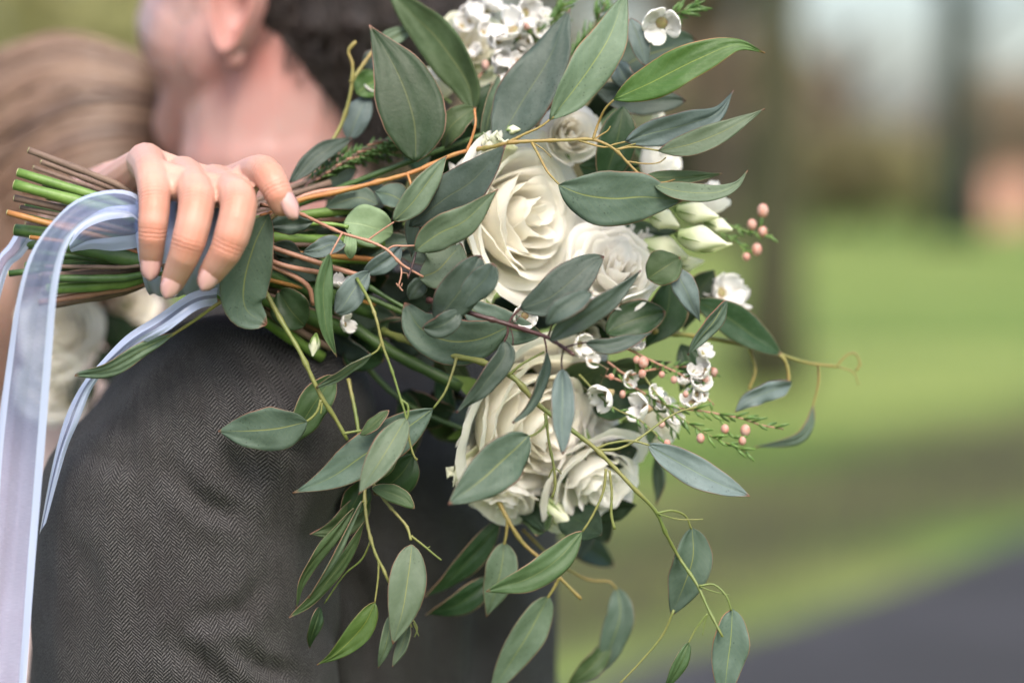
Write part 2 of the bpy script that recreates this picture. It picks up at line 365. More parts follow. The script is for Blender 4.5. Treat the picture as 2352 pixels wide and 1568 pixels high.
tree(gx(1930, 60), 60, .32, 5, 1.5, 2.1, BK, FO['olive'], 'low olive tree right of the mossy trunk under the gap of sky', .0, 7000, .17)
tree(gx(250, 30), 30, .25, 8, 3.1, 2.4, BK, FO['lime'], "olive green tree behind the bride's hair at top left", .0, 9000, .12)
tree(gx(1250, 38), 38, .3, 9, 5.2, 2.5, BK, FO['brown'], 'brown tree hidden mostly behind the top of the bouquet', .0, 6000, .15)
shrub(1590, 56, 1.9, 3.4, FO['dark'], 'dark evergreen shrub between bouquet and mossy trunk', 6000, .13)
shrub(1850, 66, 2.2, 3.6, FO['brown'], 'brown twiggy shrub just right of the mossy trunk', 6000, .14)
shrub(2050, 64, 1.9, 2.6, FO['lime'], 'yellowish green shrub left of the ivy covered trunk', 6000, .12)
shrub(2260, 70, 2.6, 4.4, FO['brown'], 'tall brown shrub behind the brick hut', 6000, .15)
shrub(1400, 64, 2.6, 4.0, FO['olive'], 'olive shrub behind the middle of the bouquet', 5000, .15)
shrub(950, 60, 3.0, 4.6, FO['brown'], "brown shrub behind the groom's head", 5000, .15)
shrub(500, 58, 2.8, 4.4, FO['olive'], "olive shrub behind the groom's cheek", 5000, .15)
shrub(60, 55, 2.0, 3.0, FO['lime'], "yellow green shrub behind the bride's head at far left", 5000, .14)
for uu, DD, hh, ff, lb in ((1700, 92, 7.6, 'brown', 'far brown thicket left of the gap of sky'), (2120, 96, 3.4, 'olive', 'far olive thicket under the gap of sky'), (2400, 96, 5.8, 'brown', 'far brown thicket at the right edge'), (1150, 92, 7.8, 'olive', 'far olive thicket behind the flowers'), (700, 92, 7.6, 'brown', "far brown thicket behind the groom"), (200, 90, 5.0, 'olive', 'far olive thicket at the left')):
    shrub(uu, DD, 4.6, hh, FO[ff], lb, 9000, .32, 'far thickets beyond the lawn')
# brick hut at right edge
BR = mat('brick', (.36, .17, .11), .85, .2); q = NT(BR); bt = q.n('ShaderNodeTexBrick', {'Vector': q.n('ShaderNodeMapping', {0: q.obj(), 2: (math.pi / 2, 0, 0)}).outputs[0], 'Color1': (.62, .32, .23, 1), 'Color2': (.52, .25, .18, 1), 'Mortar': (.55, .45, .38, 1), 'Scale': 4.0}); q.base(bt.outputs[0])
hx = gx(2304, 60); hut = empty('brick_hut', (hx + .9, 60, 0), 'small reddish brick hut with dark doorway at the far right edge', 'hut')
mb = MB()
def box(mb, x0, x1, y0, y1, z0, z1, m=0):
    b = len(mb.v); mb.v += [Vector((x, y, z)) for x in (x0, x1) for y in (y0, y1) for z in (z0, z1)]; mb.uv += [(0, 0)] * 8
    for f in ((0, 1, 3, 2), (4, 6, 7, 5), (0, 4, 5, 1), (2, 3, 7, 6), (0, 2, 6, 4), (1, 5, 7, 3)): mb.f.append(tuple(b + i for i in f)); mb.m.append(m)
box(mb, hx - .35, hx + 2.4, 60, 62, -.1, 1.45); w_ = mb.obj('wall', BR, hut)
mb = MB(); box(mb, hx - .8, hx - .37, 60.2, 61.8, -.1, 1.2); mb.obj('side_wall', mat('dark_maroon_boards', (.09, .03, .025), .8), hut)
mb = MB(); box(mb, hx - .9, hx + 2.6, 59.8, 62.2, 1.46, 1.58); mb.obj('roof', mat('roof_felt', (.2, .15, .11), .9), hut)
mb = MB(); box(mb, hx + .9, hx + 1.6, 59.95, 59.997, 0, 1.3); mb.obj('door', mat('door_paint', (.05, .03, .025), .6), hut)
for ob in (w_,):
    for p_ in ob.data.polygons: p_.use_smooth = False
# ================================================================ GROOM
man = empty('person', (P(600, 1000, -.2).x, P(600, 1000, -.2).y, 0), 'groom seen from behind in a dark herringbone jacket, short dark hair, ear and neck showing', 'person')
HD = -.30; s_ = px(HD)
F = cv(-.5, 0, -.87); SD = cv(-.87, 0, .5)   # face direction, his left side (towards us and left)
E = lambda u, v, d, a, b, c_, ax=(RT, UP, -FW): (P(u, v, d), a, b, c_, ax)
C_ = lambda a, ra, b, rb: (P(*a), ra, P(*b), rb)
hx_ = (SD, UP, F)
head = blob([C_((640, 120, HD), .058, (625, 400, HD), .056), C_((625, 380, HD), .058, (680, 640, HD - .02), .062), C_((700, 40, HD - .01), .07, (720, 330, HD - .02), .045),
             C_((530, 120, HD + .02), .036, (445, 285, HD - .03), .026), C_((445, 285, HD - .03), .024, (440, 290, HD - .10), .024), C_((480, 100, HD), .04, (455, 60, HD - .05), .04), C_((455, 110, HD - .02), .029, (462, 285, HD - .03), .024),
             (P(490, 40, HD - .09), .03, P(455, 60, HD - .125), .012), (P(480, 150, HD - .1), .02, P(470, 155, HD - .105), .016)],
            [(P(715, -180, HD - .015), .078, .098, .098, hx_), (P(560, 60, HD - .02), .056, .085, .07, (RT, UP, -FW)), (P(590, 100, HD - .05), .05, .09, .07, hx_)], .0028, 6, 'groom_head')
redattr(head, [(P(600, 130, HD + .06), .03, .5), (P(640, 400, HD + .06), .05, .1)])
# ear
ear = MB(); ec = P(556, 22, HD + .070); eu = (UP * .97 + RT * .12).normalized(); ef = (SD * .75 + cv(.2, 0, 1) * .6).normalized(); es = eu.cross(ef).normalized()
pts = []; nu_, nv_ = 18, 28
for i in range(nu_):
    a = i / (nu_ - 1)
    for j in range(nv_):
        t = 2 * math.pi * j / nv_; rr_ = a; w2 = .0168 * (1 + .28 * math.sin(t)); h2 = .031
        hgt = .004 + .010 * math.exp(-((a - .84) / .13) ** 2) - .006 * math.exp(-(a / .35) ** 2) + .004 * math.exp(-((a - .5) / .1) ** 2) * (1 if math.cos(t) > -.2 else .3)
        pts.append(ec + es * math.cos(t) * w2 * rr_ + eu * math.sin(t) * h2 * rr_ + ef * hgt * (1 - .9 * max(0, a - .93) / .07))
ear.grid(pts, nu_, nv_, None, 0, True)
pts2 = [p - ef * .010 * (1 - i / len(pts)) for i, p in enumerate(pts)]
ear.grid(pts2[::-1], nu_, nv_, None, 0, True); ear.sphere(ec - eu * .026 + ef * .003, .0075, .010, .006)
em_ = ear.mesh('ear_raw', []); redattr(em_, [(ec, .05, .4)])
torso = blob([C_((680, 620, HD - .02), .055, (800, 1000, -.27), .06), C_((800, 1080, -.26), .09, (820, 2000, -.26), .125), C_((620, 960, -.2), .055, (430, 1100, -.08), .050),
              C_((430, 1100, -.08), .050, (400, 1750, -.09), .045), C_((400, 1750, -.09), .043, (100, 2100, -.2), .032), C_((820, 960, -.3), .05, (900, 1020, -.38), .05), C_((900, 1000, -.38), .052, (800, 1900, -.42), .04),
              C_((800, 1900, -.42), .04, (400, 2100, -.5), .03),
              C_((820, 2000, -.26), .13, (820, 2500, -.26), .13), C_((820, 2400, -.2), .08, (800, 4300, -.2), .06), C_((820, 2400, -.34), .08, (830, 4300, -.34), .06), C_((800, 4300, -.2), .06, (790, 6900, -.2), .04), C_((830, 4300, -.34), .06, (830, 6900, -.34), .04)], [], .009, 4, 'groom_torso')
body = link('body', join_meshes('body', [head, em_, torso], [SKM]), man)
for ob in (): pass
# face details (turned away from the camera)
mb = MB(); mb.sphere(P(505, -85, HD - .115), .011); mb.sphere(P(605, -85, HD - .165), .011); mb.obj('eyes', mat('eye_white', (.7, .68, .65), .3), man)
# hair
HM = mat('dark_brown_hair', (.022, .015, .012), .55, .4); q = NT(HM); o = q.obj(); mp = q.n('ShaderNodeMapping', {0: o, 2: (0, .5, 0), 3: (1, 1, .15)}).outputs[0]
n_ = q.noise(mp, 420, 4); q.base(q.mix(q.ramp(n_, .35, .75), (.012, .009, .009), (.05, .036, .032))); q.bump(n_, .8, .004)
hair = blob([(P(830, 60, HD + .0), .078, P(835, 190, HD - .005), .050), (P(835, 190, HD), .055, P(810, 260, HD), .030), (P(700, -60, HD + .018), .036, P(690, 0, HD + .02), .020), (P(775, 150, HD + .012), .040, P(808, 255, HD + .014), .026), (P(740, 60, HD + .02), .045, P(775, 150, HD + .014), .040), (P(770, -120, HD + .01), .075, P(770, -60, HD + .005), .075),
             (P(500, -60, HD + .04), .014, P(484, 6, HD + .038), .009)],
            [(P(765, -195, HD - .01), .085, .108, .104, hx_), (P(860, -20, HD - .0), .055, .075, .075, (RT, UP, -FW))], .0028, 3, 'groom_hair')
co = coords(hair); no = normals(hair); rng = np.random.RandomState(3)
hgt = np.array([noise.noise(Vector((c[0] * 70, c[1] * 70, c[2] * 26))) for c in co]); co = co + no * (hgt[:, None] * .004); setco(hair, co)
hair.materials.append(HM); ho = link('hair', hair, man)
mb = MB(); idx = rng.choice(len(co), 5200)
for i in idx:
    p = Vector(co[i]); nn = Vector(no[i]); dn = (-UP + nn * .35 + RT * .35 + Vector(rng.normal(0, .25, 3))).normalized(); L = rng.uniform(.008, .018)
    mb.tube([p - nn * .001, p + dn * L * .5 + nn * .002, p + dn * L], [.0005, .0004, .0001], 3, cap=False)
s2 = mb.obj('hair_strands', HM, ho); s2['kind'] = 'stuff'
# ---- jacket
JM = mat('grey_herringbone_tweed', (.05, .05, .05), .85, .2); q = NT(JM); uv = q.n('ShaderNodeUVMap').outputs[0]
wr = q.n('ShaderNodeTexNoise', {'Vector': uv, 'Scale': 22.0, 'Detail': 2.0}).outputs['Color']
off = q.n('ShaderNodeVectorMath', {0: wr, 1: (.5, .5, .5)}, operation='SUBTRACT').outputs[0]; off = q.n('ShaderNodeVectorMath', {0: off, 3: .005}, operation='SCALE').outputs[0]
uv2 = q.n('ShaderNodeVectorMath', {0: uv, 1: off}, operation='ADD').outputs[0]
sp = q.n('ShaderNodeSeparateXYZ', {0: uv2}); U = sp.outputs[0]; V = sp.outputs[1]
CW = .0045
pp = q.math('PINGPONG', U, CW); par = q.math('FLOORED_MODULO', q.math('FLOOR', q.math('DIVIDE', U, CW)), 2.0)
ph = q.math('ADD', q.math('DIVIDE', q.math('ADD', V, q.math('MULTIPLY', pp, .95)), .00178), q.math('MULTIPLY', par, .5))
sn = q.math('SINE', q.math('MULTIPLY', ph, 2 * math.pi)); sn = q.ramp(sn, -.6, .8)
fl = q.noise(uv, 900, 2, .7); fl2 = q.noise(uv, 1500, 2, .7); fl3 = q.noise(uv, 35, 4, .65)
c = q.mix(sn, (.006, .006, .0065), q.mix(q.ramp(fl, .3, .75), (.015, .0148, .0155), (.132, .127, .127)))
c = q.mix(q.math('MULTIPLY', q.ramp(fl3, .42, .68), .5), c, (.014, .012, .012))
c = q.mix(q.math('MULTIPLY', q.ramp(fl2, .58, .76), .5), c, (.17, .155, .15)); q.base(c)
q.bump(q.math('ADD', sn, q.math('MULTIPLY', fl2, .8)), .7, .0006); q.b.inputs['Sheen Weight'].default_value = .04
def fold_disp(me, folds, amp_noise, fr):
    co = coords(me); no = normals(me); u, v = topx(co); x, y, t = camc(co); dsp = np.zeros(len(co))
    for pts, width, depth in folds:
        best = np.full(len(co), 1e9); tt = np.zeros(len(co)); n = len(pts) - 1
        for k in range(n):
            a = np.array(pts[k], float); b = np.array(pts[k + 1], float); ab = b - a
            f = np.clip(((u - a[0]) * ab[0] + (v - a[1]) * ab[1]) / (ab @ ab), 0, 1)
            d = np.hypot(u - a[0] - f * ab[0], v - a[1] - f * ab[1]); mk = d < best; best = np.where(mk, d, best); tt = np.where(mk, (k + f) / n, tt)
        tap = np.sin(np.pi * np.clip(.08 + .84 * tt, 0, 1))
        dsp += tap * depth * (np.exp(-(best / width) ** 2) - .55 * np.exp(-((best - 2 * width) / (1.1 * width)) ** 2))
    nz = np.array([noise.noise(Vector((c[0] * fr, c[1] * fr, c[2] * fr * .6))) for c in co]); dsp += amp_noise * nz
    front = np.clip((no @ np.array(-FW)) * 2 + .6, 0, 1)
    setco(me, co + no * (dsp * front)[:, None])
def cyl_uv(me, cu, cd, Rr, shear):
    co = coords(me); x, y, t = camc(co); c0 = P(cu, 1200, cd); cx = (c0 - CAM) @ RT
    th = np.arctan2(x - cx, t - cd); top = np.clip((y + .02) / .06, 0, 1)
    y0 = -.045; dy = np.maximum(y - y0, 0); dt = np.maximum(t - cd, .004); Vc = np.where(y > y0, y0 + Rr * np.arctan2(dy, np.hypot(dt, .02)), y); Uc = th * Rr + shear * Vc
    ul = me.uv_layers.new(name='UVMap'); idx = np.zeros(len(me.loops), dtype=np.int32); me.loops.foreach_get('vertex_index', idx)
    ul.data.foreach_set('uv', np.stack([Uc[idx] + 1.0, Vc[idx] + 1.0], 1).astype(np.float32).ravel())
jb = blob([C_((800, 900, -.25), .10, (800, 1250, -.235), .125), C_((800, 1200, -.235), .128, (790, 1700, -.235), .125), C_((790, 1650, -.235), .13, (800, 2700, -.25), .14),
           C_((690, 810, -.22), .062, (560, 860, -.14), .055), C_((730, 780, -.29), .07, (900, 940, -.36), .082), C_((300, 1180, -.15), .050, (262, 2000, -.16), .058), C_((300, 1180, -.15), .05, (560, 1350, -.24), .1), C_((300, 1180, -.15), .05, (430, 960, -.17), .05), C_((730, 790, -.28), .075, (800, 950, -.25), .105), C_((430, 960, -.17), .05, (700, 900, -.24), .08),
           C_((262, 1990, -.16), .057, (600, 2700, -.25), .1), C_((890, 940, -.37), .078, (870, 1500, -.40), .06)], [], .006, 6, 'jacket_body')
fold_disp(jb, [([(780, 1250), (850, 1400), (840, 1600)], 26, -.010), ([(1050, 1230), (1120, 1400), (1100, 1600)], 34, -.007), ([(900, 1300), (960, 1450), (960, 1568)], 28, .005)], .004, 14)
cyl_uv(jb, 800, -.235, .12, .1); jb.materials.append(JM); jo = link('jacket', jb, man); jo['label'] = 'dark charcoal herringbone jacket back'
sl = blob([C_((640, 960, -.066), .052, (520, 1015, -.056), .065), C_((520, 1015, -.056), .067, (408, 1200, -.062), .076), C_((412, 1200, -.060), .076, (414, 1400, -.060), .077), C_((414, 1400, -.060), .077, (418, 1700, -.060), .075),
           C_((408, 1700, -.062), .077, (300, 2200, -.07), .058), C_((620, 1180, -.08), .035, (665, 1420, -.08), .028), C_((420, 1500, -.056), .073, (500, 1560, -.06), .064)], [], .0032, 8, 'sleeve')
fold_disp(sl, [([(395, 1075), (440, 1130), (480, 1165), (560, 1190)], 22, -.0042), ([(400, 1470), (470, 1530), (540, 1600)], 26, -.0055), ([(180, 1030), (260, 1060), (330, 1070)], 22, -.0016),
               ([(140, 1200), (190, 1290), (230, 1400)], 26, -.0014), ([(600, 880), (560, 980), (580, 1100)], 34, -.003), ([(610, 1330), (560, 1400), (420, 1430)], 24, -.003),
               ([(300, 900), (340, 1000), (330, 1080)], 26, .002), ([(520, 1480), (600, 1530), (690, 1560)], 20, -.004)], .0024, 26)
cyl_uv(sl, 410, -.056, .072, .16); sl.materials.append(JM); so = link('sleeve', sl, jo); so['label'] = 'jacket sleeve over the shoulder nearest the camera'
tr = blob([C_((820, 2600, -.2), .10, (800, 4300, -.2), .08), C_((820, 2600, -.34), .10, (830, 4300, -.34), .08), C_((800, 4300, -.2), .08, (790, 6700, -.2), .06), C_((830, 4300, -.34), .08, (830, 6700, -.34), .06)], [], .012, 3, 'trousers')
cyl_uv(tr, 800, -.25, .12, 0); tr.materials.append(JM); link('trousers', tr, man)
# collar
mb = MB(); pts = []; nn_ = 28
for i in range(nn_):
    a = -.2 + 4.0 * i / (nn_ - 1); cc_ = P(690, 660, HD - .03)
    for h, rr_ in ((0, .078), (.035, .064), (.037, .060), (0, .064)): pts.append(cc_ + (RT * math.cos(a) - FW * math.sin(a)) * rr_ + UP * h)
mb.grid(pts, nn_, 4); mb.obj('shirt_collar', mat('white_shirt', (.75, .75, .77), .7), man)
# ================================================================ BRIDE
bride = empty('person', (P(-150, 1000, -.5).x, P(-150, 1000, -.5).y, 0), 'bride with long light brown hair, her hand reaching over his shoulder gripping the bouquet', 'person')
HB = .012
fing = [ # joints (u, v, d), radii
 ([(335, 372, -.012), (348, 398, .024), (355, 460, .040), (350, 535, .044), (347, 600, .036)], [.0098, .0088, .0080, .0073, .0056]),
 ([(420, 404, -.010), (442, 428, .028), (452, 468, .044), (432, 560, .050), (398, 645, .040)], [.0100, .0091, .0089, .0083, .0060]),
 ([(492, 424, -.012), (527, 440, .026), (549, 470, .046), (524, 565, .050), (484, 628, .042)], [.0104, .0092, .0091, .0086, .0062]),
 ([(548, 420, -.014), (588, 394, .022), (613, 398, .036), (636, 438, .042), (648, 466, .040)], [.0102, .0088, .0080, .0076, .0066]),
]
caps = []; spots = []
for js, rs in fing:
    q_ = crom([(a, b, c_ * 4000) for a, b, c_ in js], 13); rq = np.interp(np.linspace(0, 4, 13), range(5), rs)
    pp_ = [P(a, b, c_ / 4000 + HB) for a, b, c_ in q_]
    for i in range(12): caps.append((pp_[i], rq[i], pp_[i + 1], rq[i + 1]))
    spots += [(P(js[2][0], js[2][1], js[2][2] + HB + .008), .0085, .8), (P(js[3][0], js[3][1], js[3][2] + HB + .006), .008, .75), (P(js[4][0], js[4][1] + 10, js[4][2] + HB), .007, .7), (P(js[1][0], js[1][1], js[1][2] + HB), .008, .25)]
for (ja, ra), (jb_, rb_) in zip(fing[:-1], fing[1:]):
    for fa, fb, rr_ in ((0, 0, .0085), (1, 1, .0080), (1.35, 1.3, .0068)):
        def at(js, f): i = int(f); g_ = f - i; return [js[i][k] + (js[min(i + 1, 4)][k] - js[i][k]) * g_ for k in range(3)]
        if jb_ is fing[3][0] and fa > 1.1: continue
        a_ = at(ja, fa); b_ = at(jb_, fb if jb_ is not fing[3][0] else min(fb, .8)); caps.append((P(a_[0], a_[1], a_[2] + HB - .0015), rr_, P(b_[0], b_[1], b_[2] + HB - .0015), rr_))
W_ = (285, 455, -.065 + HB)
for js, rs in fing: caps.append((P(js[0][0], js[0][1] + 6, js[0][2] + HB), rs[0], P(W_[0] + (js[0][0] - 420) * .25, W_[1] + (js[0][0] - 420) * .05, W_[2]), .0165))
caps += [(P(W_[0], W_[1], W_[2]), .021, P(225, 500, -.14), .026), (P(225, 500, -.14), .026, P(160, 640, -.33), .037),
         (P(330, 500, -.05), .014, P(420, 600, -.055), .0115), (P(420, 600, -.055), .0115, P(470, 640, -.035), .010), (P(470, 640, -.035), .010, P(500, 660, -.02), .008)]
hand = blob(caps, [], .00085, 4, 'hand'); redattr(hand, spots)
hc = coords(hand); cs = np.zeros(len(hc)); cm = np.zeros(len(hc))
for js, rs in fing:
    for i, wd_ in ((2, .0040), (3, .0028)):
        c0 = np.array(P(js[i][0], js[i][1], js[i][2] + HB)); ax_ = np.array((P(*js[i + 1]) - P(*js[i - 1])).normalized())
        s_a = (hc - c0) @ ax_; dd_ = np.linalg.norm(hc - c0 - s_a[:, None] * ax_, axis=1); mk = np.exp(-(s_a / wd_) ** 2) * (dd_ < .0115)
        cs = np.where(mk > cm, s_a, cs); cm = np.maximum(cm, mk)
for nm, ar in (('crs', cs), ('crm', cm)): at_ = hand.attributes.new(nm, 'FLOAT', 'POINT'); at_.data.foreach_set('value', ar.astype(np.float32))
bb = blob([C_((160, 640, -.33), .037, (30, 760, -.42), .045), C_((30, 760, -.42), .045, (-120, 640, -.55), .05), C_((110, 540, -.52), .045, (20, 720, -.55), .05), C_((-120, 660, -.55), .06, (60, 720, -.6), .07),
           C_((0, 720, -.56), .1, (0, 1500, -.55), .10), C_((0, 1500, -.55), .11, (0, 2300, -.55), .15), C_((20, 2300, -.55), .13, (20, 6800, -.55), .07),
           C_((250, 700, -.6), .045, (420, 1100, -.55), .04), C_((420, 1100, -.55), .038, (620, 1000, -.5), .03), C_((200, 430, -.5), .02, (330, 330, -.47), .02)],
          [(P(175, 425, -.50), .070, .070, .075, (RT, UP, -FW))], .007, 4, 'bride_body')
redattr(bb, [])
link('body', join_meshes('bride_body_all', [hand, bb], [SKW]), bride)
# nails
def nail(c, dirn, nrm, L, Wd):
    dirn = Vector(dirn).normalized(); nrm = (Vector(nrm) - dirn * Vector(nrm).dot(dirn)).normalized(); sd_ = dirn.cross(nrm); pts = []
    for i in range(10):
        f = i / 9; wd = Wd * (.82 + .18 * math.sin(f * 2.2)) * math.sqrt(max(0.02, 1 - max(0, (f - .5) / .5) ** 2.2)) * (math.sqrt(min(1, .3 + f * 4)))
        for j in range(7): s = (j - 3) / 3; pts.append(c + dirn * (f - .4) * L + sd_ * s * wd + nrm * (.0015 - .55 * Wd * s * s - .0016 * (f - .3) ** 2 * 2))
    m = MB(); m.grid(pts, 10, 7); o = m.obj('fingernail', NAIL, bride); sm = o.modifiers.new('t', 'SOLIDIFY'); sm.thickness = .0005; return o
for (js, rs), dn in zip(fing, ((-.1, -1, -.15), (-.45, -1, -.15), (-.5, -.95, -.15), (.45, -1, -.1))):
    t3 = js[4]; dd = cv(*dn); nv = cv(.15, .12, 1) if dn[0] < 0.3 else cv(.55, .25, .8)
    nail(P(t3[0], t3[1], t3[2] + HB) + nv * (rs[4] * .95) + dd * .0016, dd, nv, .0140, .0046)
# bride hair: locks over a cap
HBm = []
for i, (a, b) in enumerate((((.25, .165, .12), (.18, .11, .08)), ((.17, .11, .08), (.11, .068, .048)), ((.34, .24, .185), (.24, .165, .12)), ((.10, .063, .05), (.065, .042, .036)))):
    m = mat('light_brown_hair_%s' % ('abcd'[i]), a, .45, .5); q = NT(m); o = q.obj(); n_ = q.noise(q.n('ShaderNodeMapping', {0: o, 2: (0, .6, 0), 3: (.3, 1, 1)}).outputs[0], 240, 3); q.base(q.mix(n_, (b[0] * .62, b[1] * .58, b[2] * .54), (a[0] * .70, a[1] * .66, a[2] * .61))); q.bump(n_, .6, .002); HBm.append(m)
cap_ = blob([], [(P(175, 400, -.485), .082, .080, .088, (RT, UP, -FW)), (P(20, 500, -.50), .10, .115, .1, (RT, UP, -FW)), (P(-60, 650, -.5), .09, .11, .08, (RT, UP, -FW))], .007, 4, 'bride_hair'); cap_.materials.append(HBm[1])
bh = link('hair', cap_, bride); ax_c = P(110, 330, -.49)
hr = random.Random(5)
for k in range(300):
    f = (k + .5) / 300; v0 = 172 + 240 * f + hr.uniform(-14, 14); u0 = 392 + hr.uniform(-35, 10) - 30 * abs(f - .4); dep = hr.uniform(0, .008)
    sl_ = hr.uniform(-14, 14); ln = hr.uniform(430, 560); pts = []
    for i in range(12):
        t = i / 11; u = u0 - t * ln; bow = math.sin(t * math.pi * .95) * (-80 * (1 - f) ** 1.3 - 8)
        v = v0 + bow + t * t * (40 + 300 * f ** .8) + sl_ * math.sin(t * 3 + k)
        dx = (u - 165) / 320; dy = (v - 370) / 320; z = max(0.0, 1 - dx * dx * .75 - dy * dy * .8)
        pts.append((u, v, -.487 + .090 * math.sqrt(z) + dep))
    mb = MB(); sp_ = [P(*p) for p in pts]; r0 = hr.uniform(.001, .0036)
    mb.tube(sp_, [r0 * (.35 + .65 * math.sin(math.pi * min(1, .12 + .8 * i / 11))) for i in range(12)], 6)
    dark = (f > .3 and hr.random() < .45); mb.obj('lock', HBm[hr.choice((1, 3) if dark else (0, 0, 2, 1))], bh)
# dress
DM = mat('blush_dress_fabric', (.66, .52, .50), .7, .2); q = NT(DM); n_ = q.noise(q.obj(), 160, 3); q.base(q.mix(q.ramp(n_, .4, .6), (.58, .42, .40), (.74, .62, .60)))
dr = blob([C_((20, 820, -.53), .105, (10, 1500, -.52), .112), C_((10, 1500, -.52), .12, (0, 2400, -.52), .17), C_((0, 2300, -.52), .17, (0, 6300, -.52), .34), C_((160, 850, -.56), .05, (-100, 850, -.56), .06)], [], .01, 4, 'dress')
dr.materials.append(DM); link('dress', dr, bride)
# ================================================================ BOUQUET
bq = empty('bouquet', P(900, 700, 0), 'hand tied bouquet of cream roses and eucalyptus with pale blue ribbon, over his shoulder', 'bouquet')
BRN = {}
def branch(key, mk):
    BRN[key] = [MB(), mk, []]
def S(key, pts, r0, r1, n=8, nodes=()):
    q_ = stem_pts(pts); k = len(q_); rr_ = [(r0 + (r1 - r0) * i / (k - 1)) * px(0) * .9 * (1 + .10 * math.sin(i * 2.3 + r0) + (.38 if i % 7 == 3 and k > 20 else 0)) * (1.35 if i == 0 else 1) for i in range(k)]
    BRN[key][0].tube(q_, rr_, n)
def leaf(key, pts, w, m, d0=0., d1=None, tilt=None, p=.42, k=1.5, fold=.25, wav=.06, asym=0, twist=None, arc=None):
    if twist is None: twist = random.uniform(-35, 35)
    wav = wav * random.uniform(.8, 2.4)
    if d1 is None: d1 = d0
    if tilt is None: tilt = random.uniform(-28, 28)
    if arc is None: arc = random.uniform(.0, .006)
    N, M = 26, 11; n = len(pts)
    q_ = crom([(a[0], a[1], 0) for a in pts], N); sc0 = random.random() * 6
    mid = []
    for i, c_ in enumerate(q_):
        t = i / (N - 1); mid.append(P(c_[0], c_[1], d0 + (d1 - d0) * t + arc * math.sin(math.pi * t)))
    V_ = []; uvs = []
    for i in range(N):
        t = min(.9985, max(.0015, i / (N - 1))); T = (mid[min(i + 1, N - 1)] - mid[max(i - 1, 0)]).normalized(); vv = (CAM - mid[i]).normalized()
        B = T.cross(vv).normalized(); N0 = B.cross(T).normalized(); th = R(tilt + twist * (t - .5))
        B2 = B * math.cos(th) + N0 * math.sin(th); N2 = N0 * math.cos(th) - B * math.sin(th)
        a_ = k * p * 1.55; b_ = k * (1 - p) * 1.45 + .08; pk = a_ / (a_ + b_); wd = 1.03 * ((t / pk) ** a_) * (((1 - t) / (1 - pk)) ** b_)
        wn = wd * w * .5 * px(d0) / max(.4, math.cos(th))
        for j in range(M):
            s = -1 + 2 * j / (M - 1); hw = wn * (1 + asym * (1 if s > 0 else -1))
            zz = fold * hw * (abs(s) ** 1.25 * .8) + wav * wn * abs(s) ** 2 * math.sin(t * 13 + sc0 + (1.5 if s > 0 else 0)) + .0012 * noise.noise(mid[i] * 60 + Vector((s * 3, 0, sc0)))
            ed = 1 + .07 * noise.noise(Vector((t * 5, sc0 * 9 + (3 if s > 0 else 0), 0))) + .02 * noise.noise(Vector((t * 21, sc0 * 9 + (3 if s > 0 else 0), 4)))
            V_.append(mid[i] + B2 * s * hw * ed + N2 * zz); uvs.append((t, s))
    BRN[key][2].append((V_, uvs, N, M, m))
def spur(key, u, v, d, du, dv, r=2.4):    # a short side bud on a twig
    S(key, [(u, v, d), (u + du * .5, v + dv * .35, d), (u + du, v + dv, d)], r, r * .5, 6)
# -- branch: upper right
branch('ur', 'yel'); Z = .012
S('ur', [(1085, 345, .0), (1130, 338, .008), (1170, 328, Z), (1230, 324, Z), (1300, 322, Z), (1362, 321, Z), (1410, 342, Z), (1440, 372, Z), (1466, 398, Z), (1505, 426, Z)], 5.5, 3)
S('ur', [(1165, 328, Z), (1205, 308, Z), (1240, 292, Z), (1272, 268, Z)], 4, 2.6)
S('ur', [(1362, 321, Z), (1374, 284, Z), (1390, 250, Z + .004), (1412, 228, Z + .006)], 3.8, 2.4)
S('ur', [(1362, 321, Z), (1384, 308, Z), (1396, 300, Z), (1402, 290, Z)], 2.2, 1.6)
S('ur', [(1330, 323, Z), (1385, 338, Z), (1410, 332, Z), (1440, 325, Z)], 3, 2)
S('ur', [(1413, 344, Z), (1440, 336, Z), (1460, 330, Z)], 2.5, 1.8); S('ur', [(1415, 344, Z), (1455, 338, Z), (1513, 346, Z)], 3, 2)
S('ur', [(1222, 328, Z), (1238, 358, Z + .002), (1258, 395, Z + .004), (1286, 426, Z + .008)], 3.8, 2.4); S('ur', [(1228, 330, Z), (1250, 345, Z), (1266, 362, Z)], 1.8, 1.2)
S('ur', [(1436, 370, Z), (1480, 376, Z), (1512, 374, Z), (1530, 362, Z)], 2.2, 1.5)
S('ur', [(1498, 422, Z), (1530, 418, Z - .004), (1550, 412, Z - .006)], 2.2, 1.5)
leaf('ur', [(1262, 276), (1330, 190), (1397, 90), (1440, -22)], 98, 'sage', Z, Z - .02, -10, .45, 1.25)
leaf('ur', [(1410, 229), (1500, 188), (1600, 137), (1690, 104), (1757, 122)], 84, 'green', Z + .008, Z + .014, 16, .38, 1.45, .2)
leaf('ur', [(1437, 325), (1500, 305), (1580, 285), (1648, 260), (1684, 208)], 66, 'blue', Z, Z - .01, -18, .38, 1.35)
leaf('ur', [(1512, 347), (1590, 330), (1665, 300), (1756, 251)], 55, 'sage', Z + .003, Z + .003, 12, .38, 1.45)
leaf('ur', [(1283, 425), (1340, 447), (1410, 456), (1480, 452), (1568, 460)], 126, 'teal', Z + .01, Z + .0, -8, .46, 1.15, .12)
leaf('ur', [(1503, 426), (1560, 440), (1640, 444), (1690, 426), (1717, 392)], 42, 'sage', Z + .004, Z + .004, 20, .36, 1.3)
leaf('ur', [(1470, 410), (1560, 408), (1612, 405), (1658, 399)], 34, 'olive', Z - .008, Z - .01, 20, .4, 1.3)
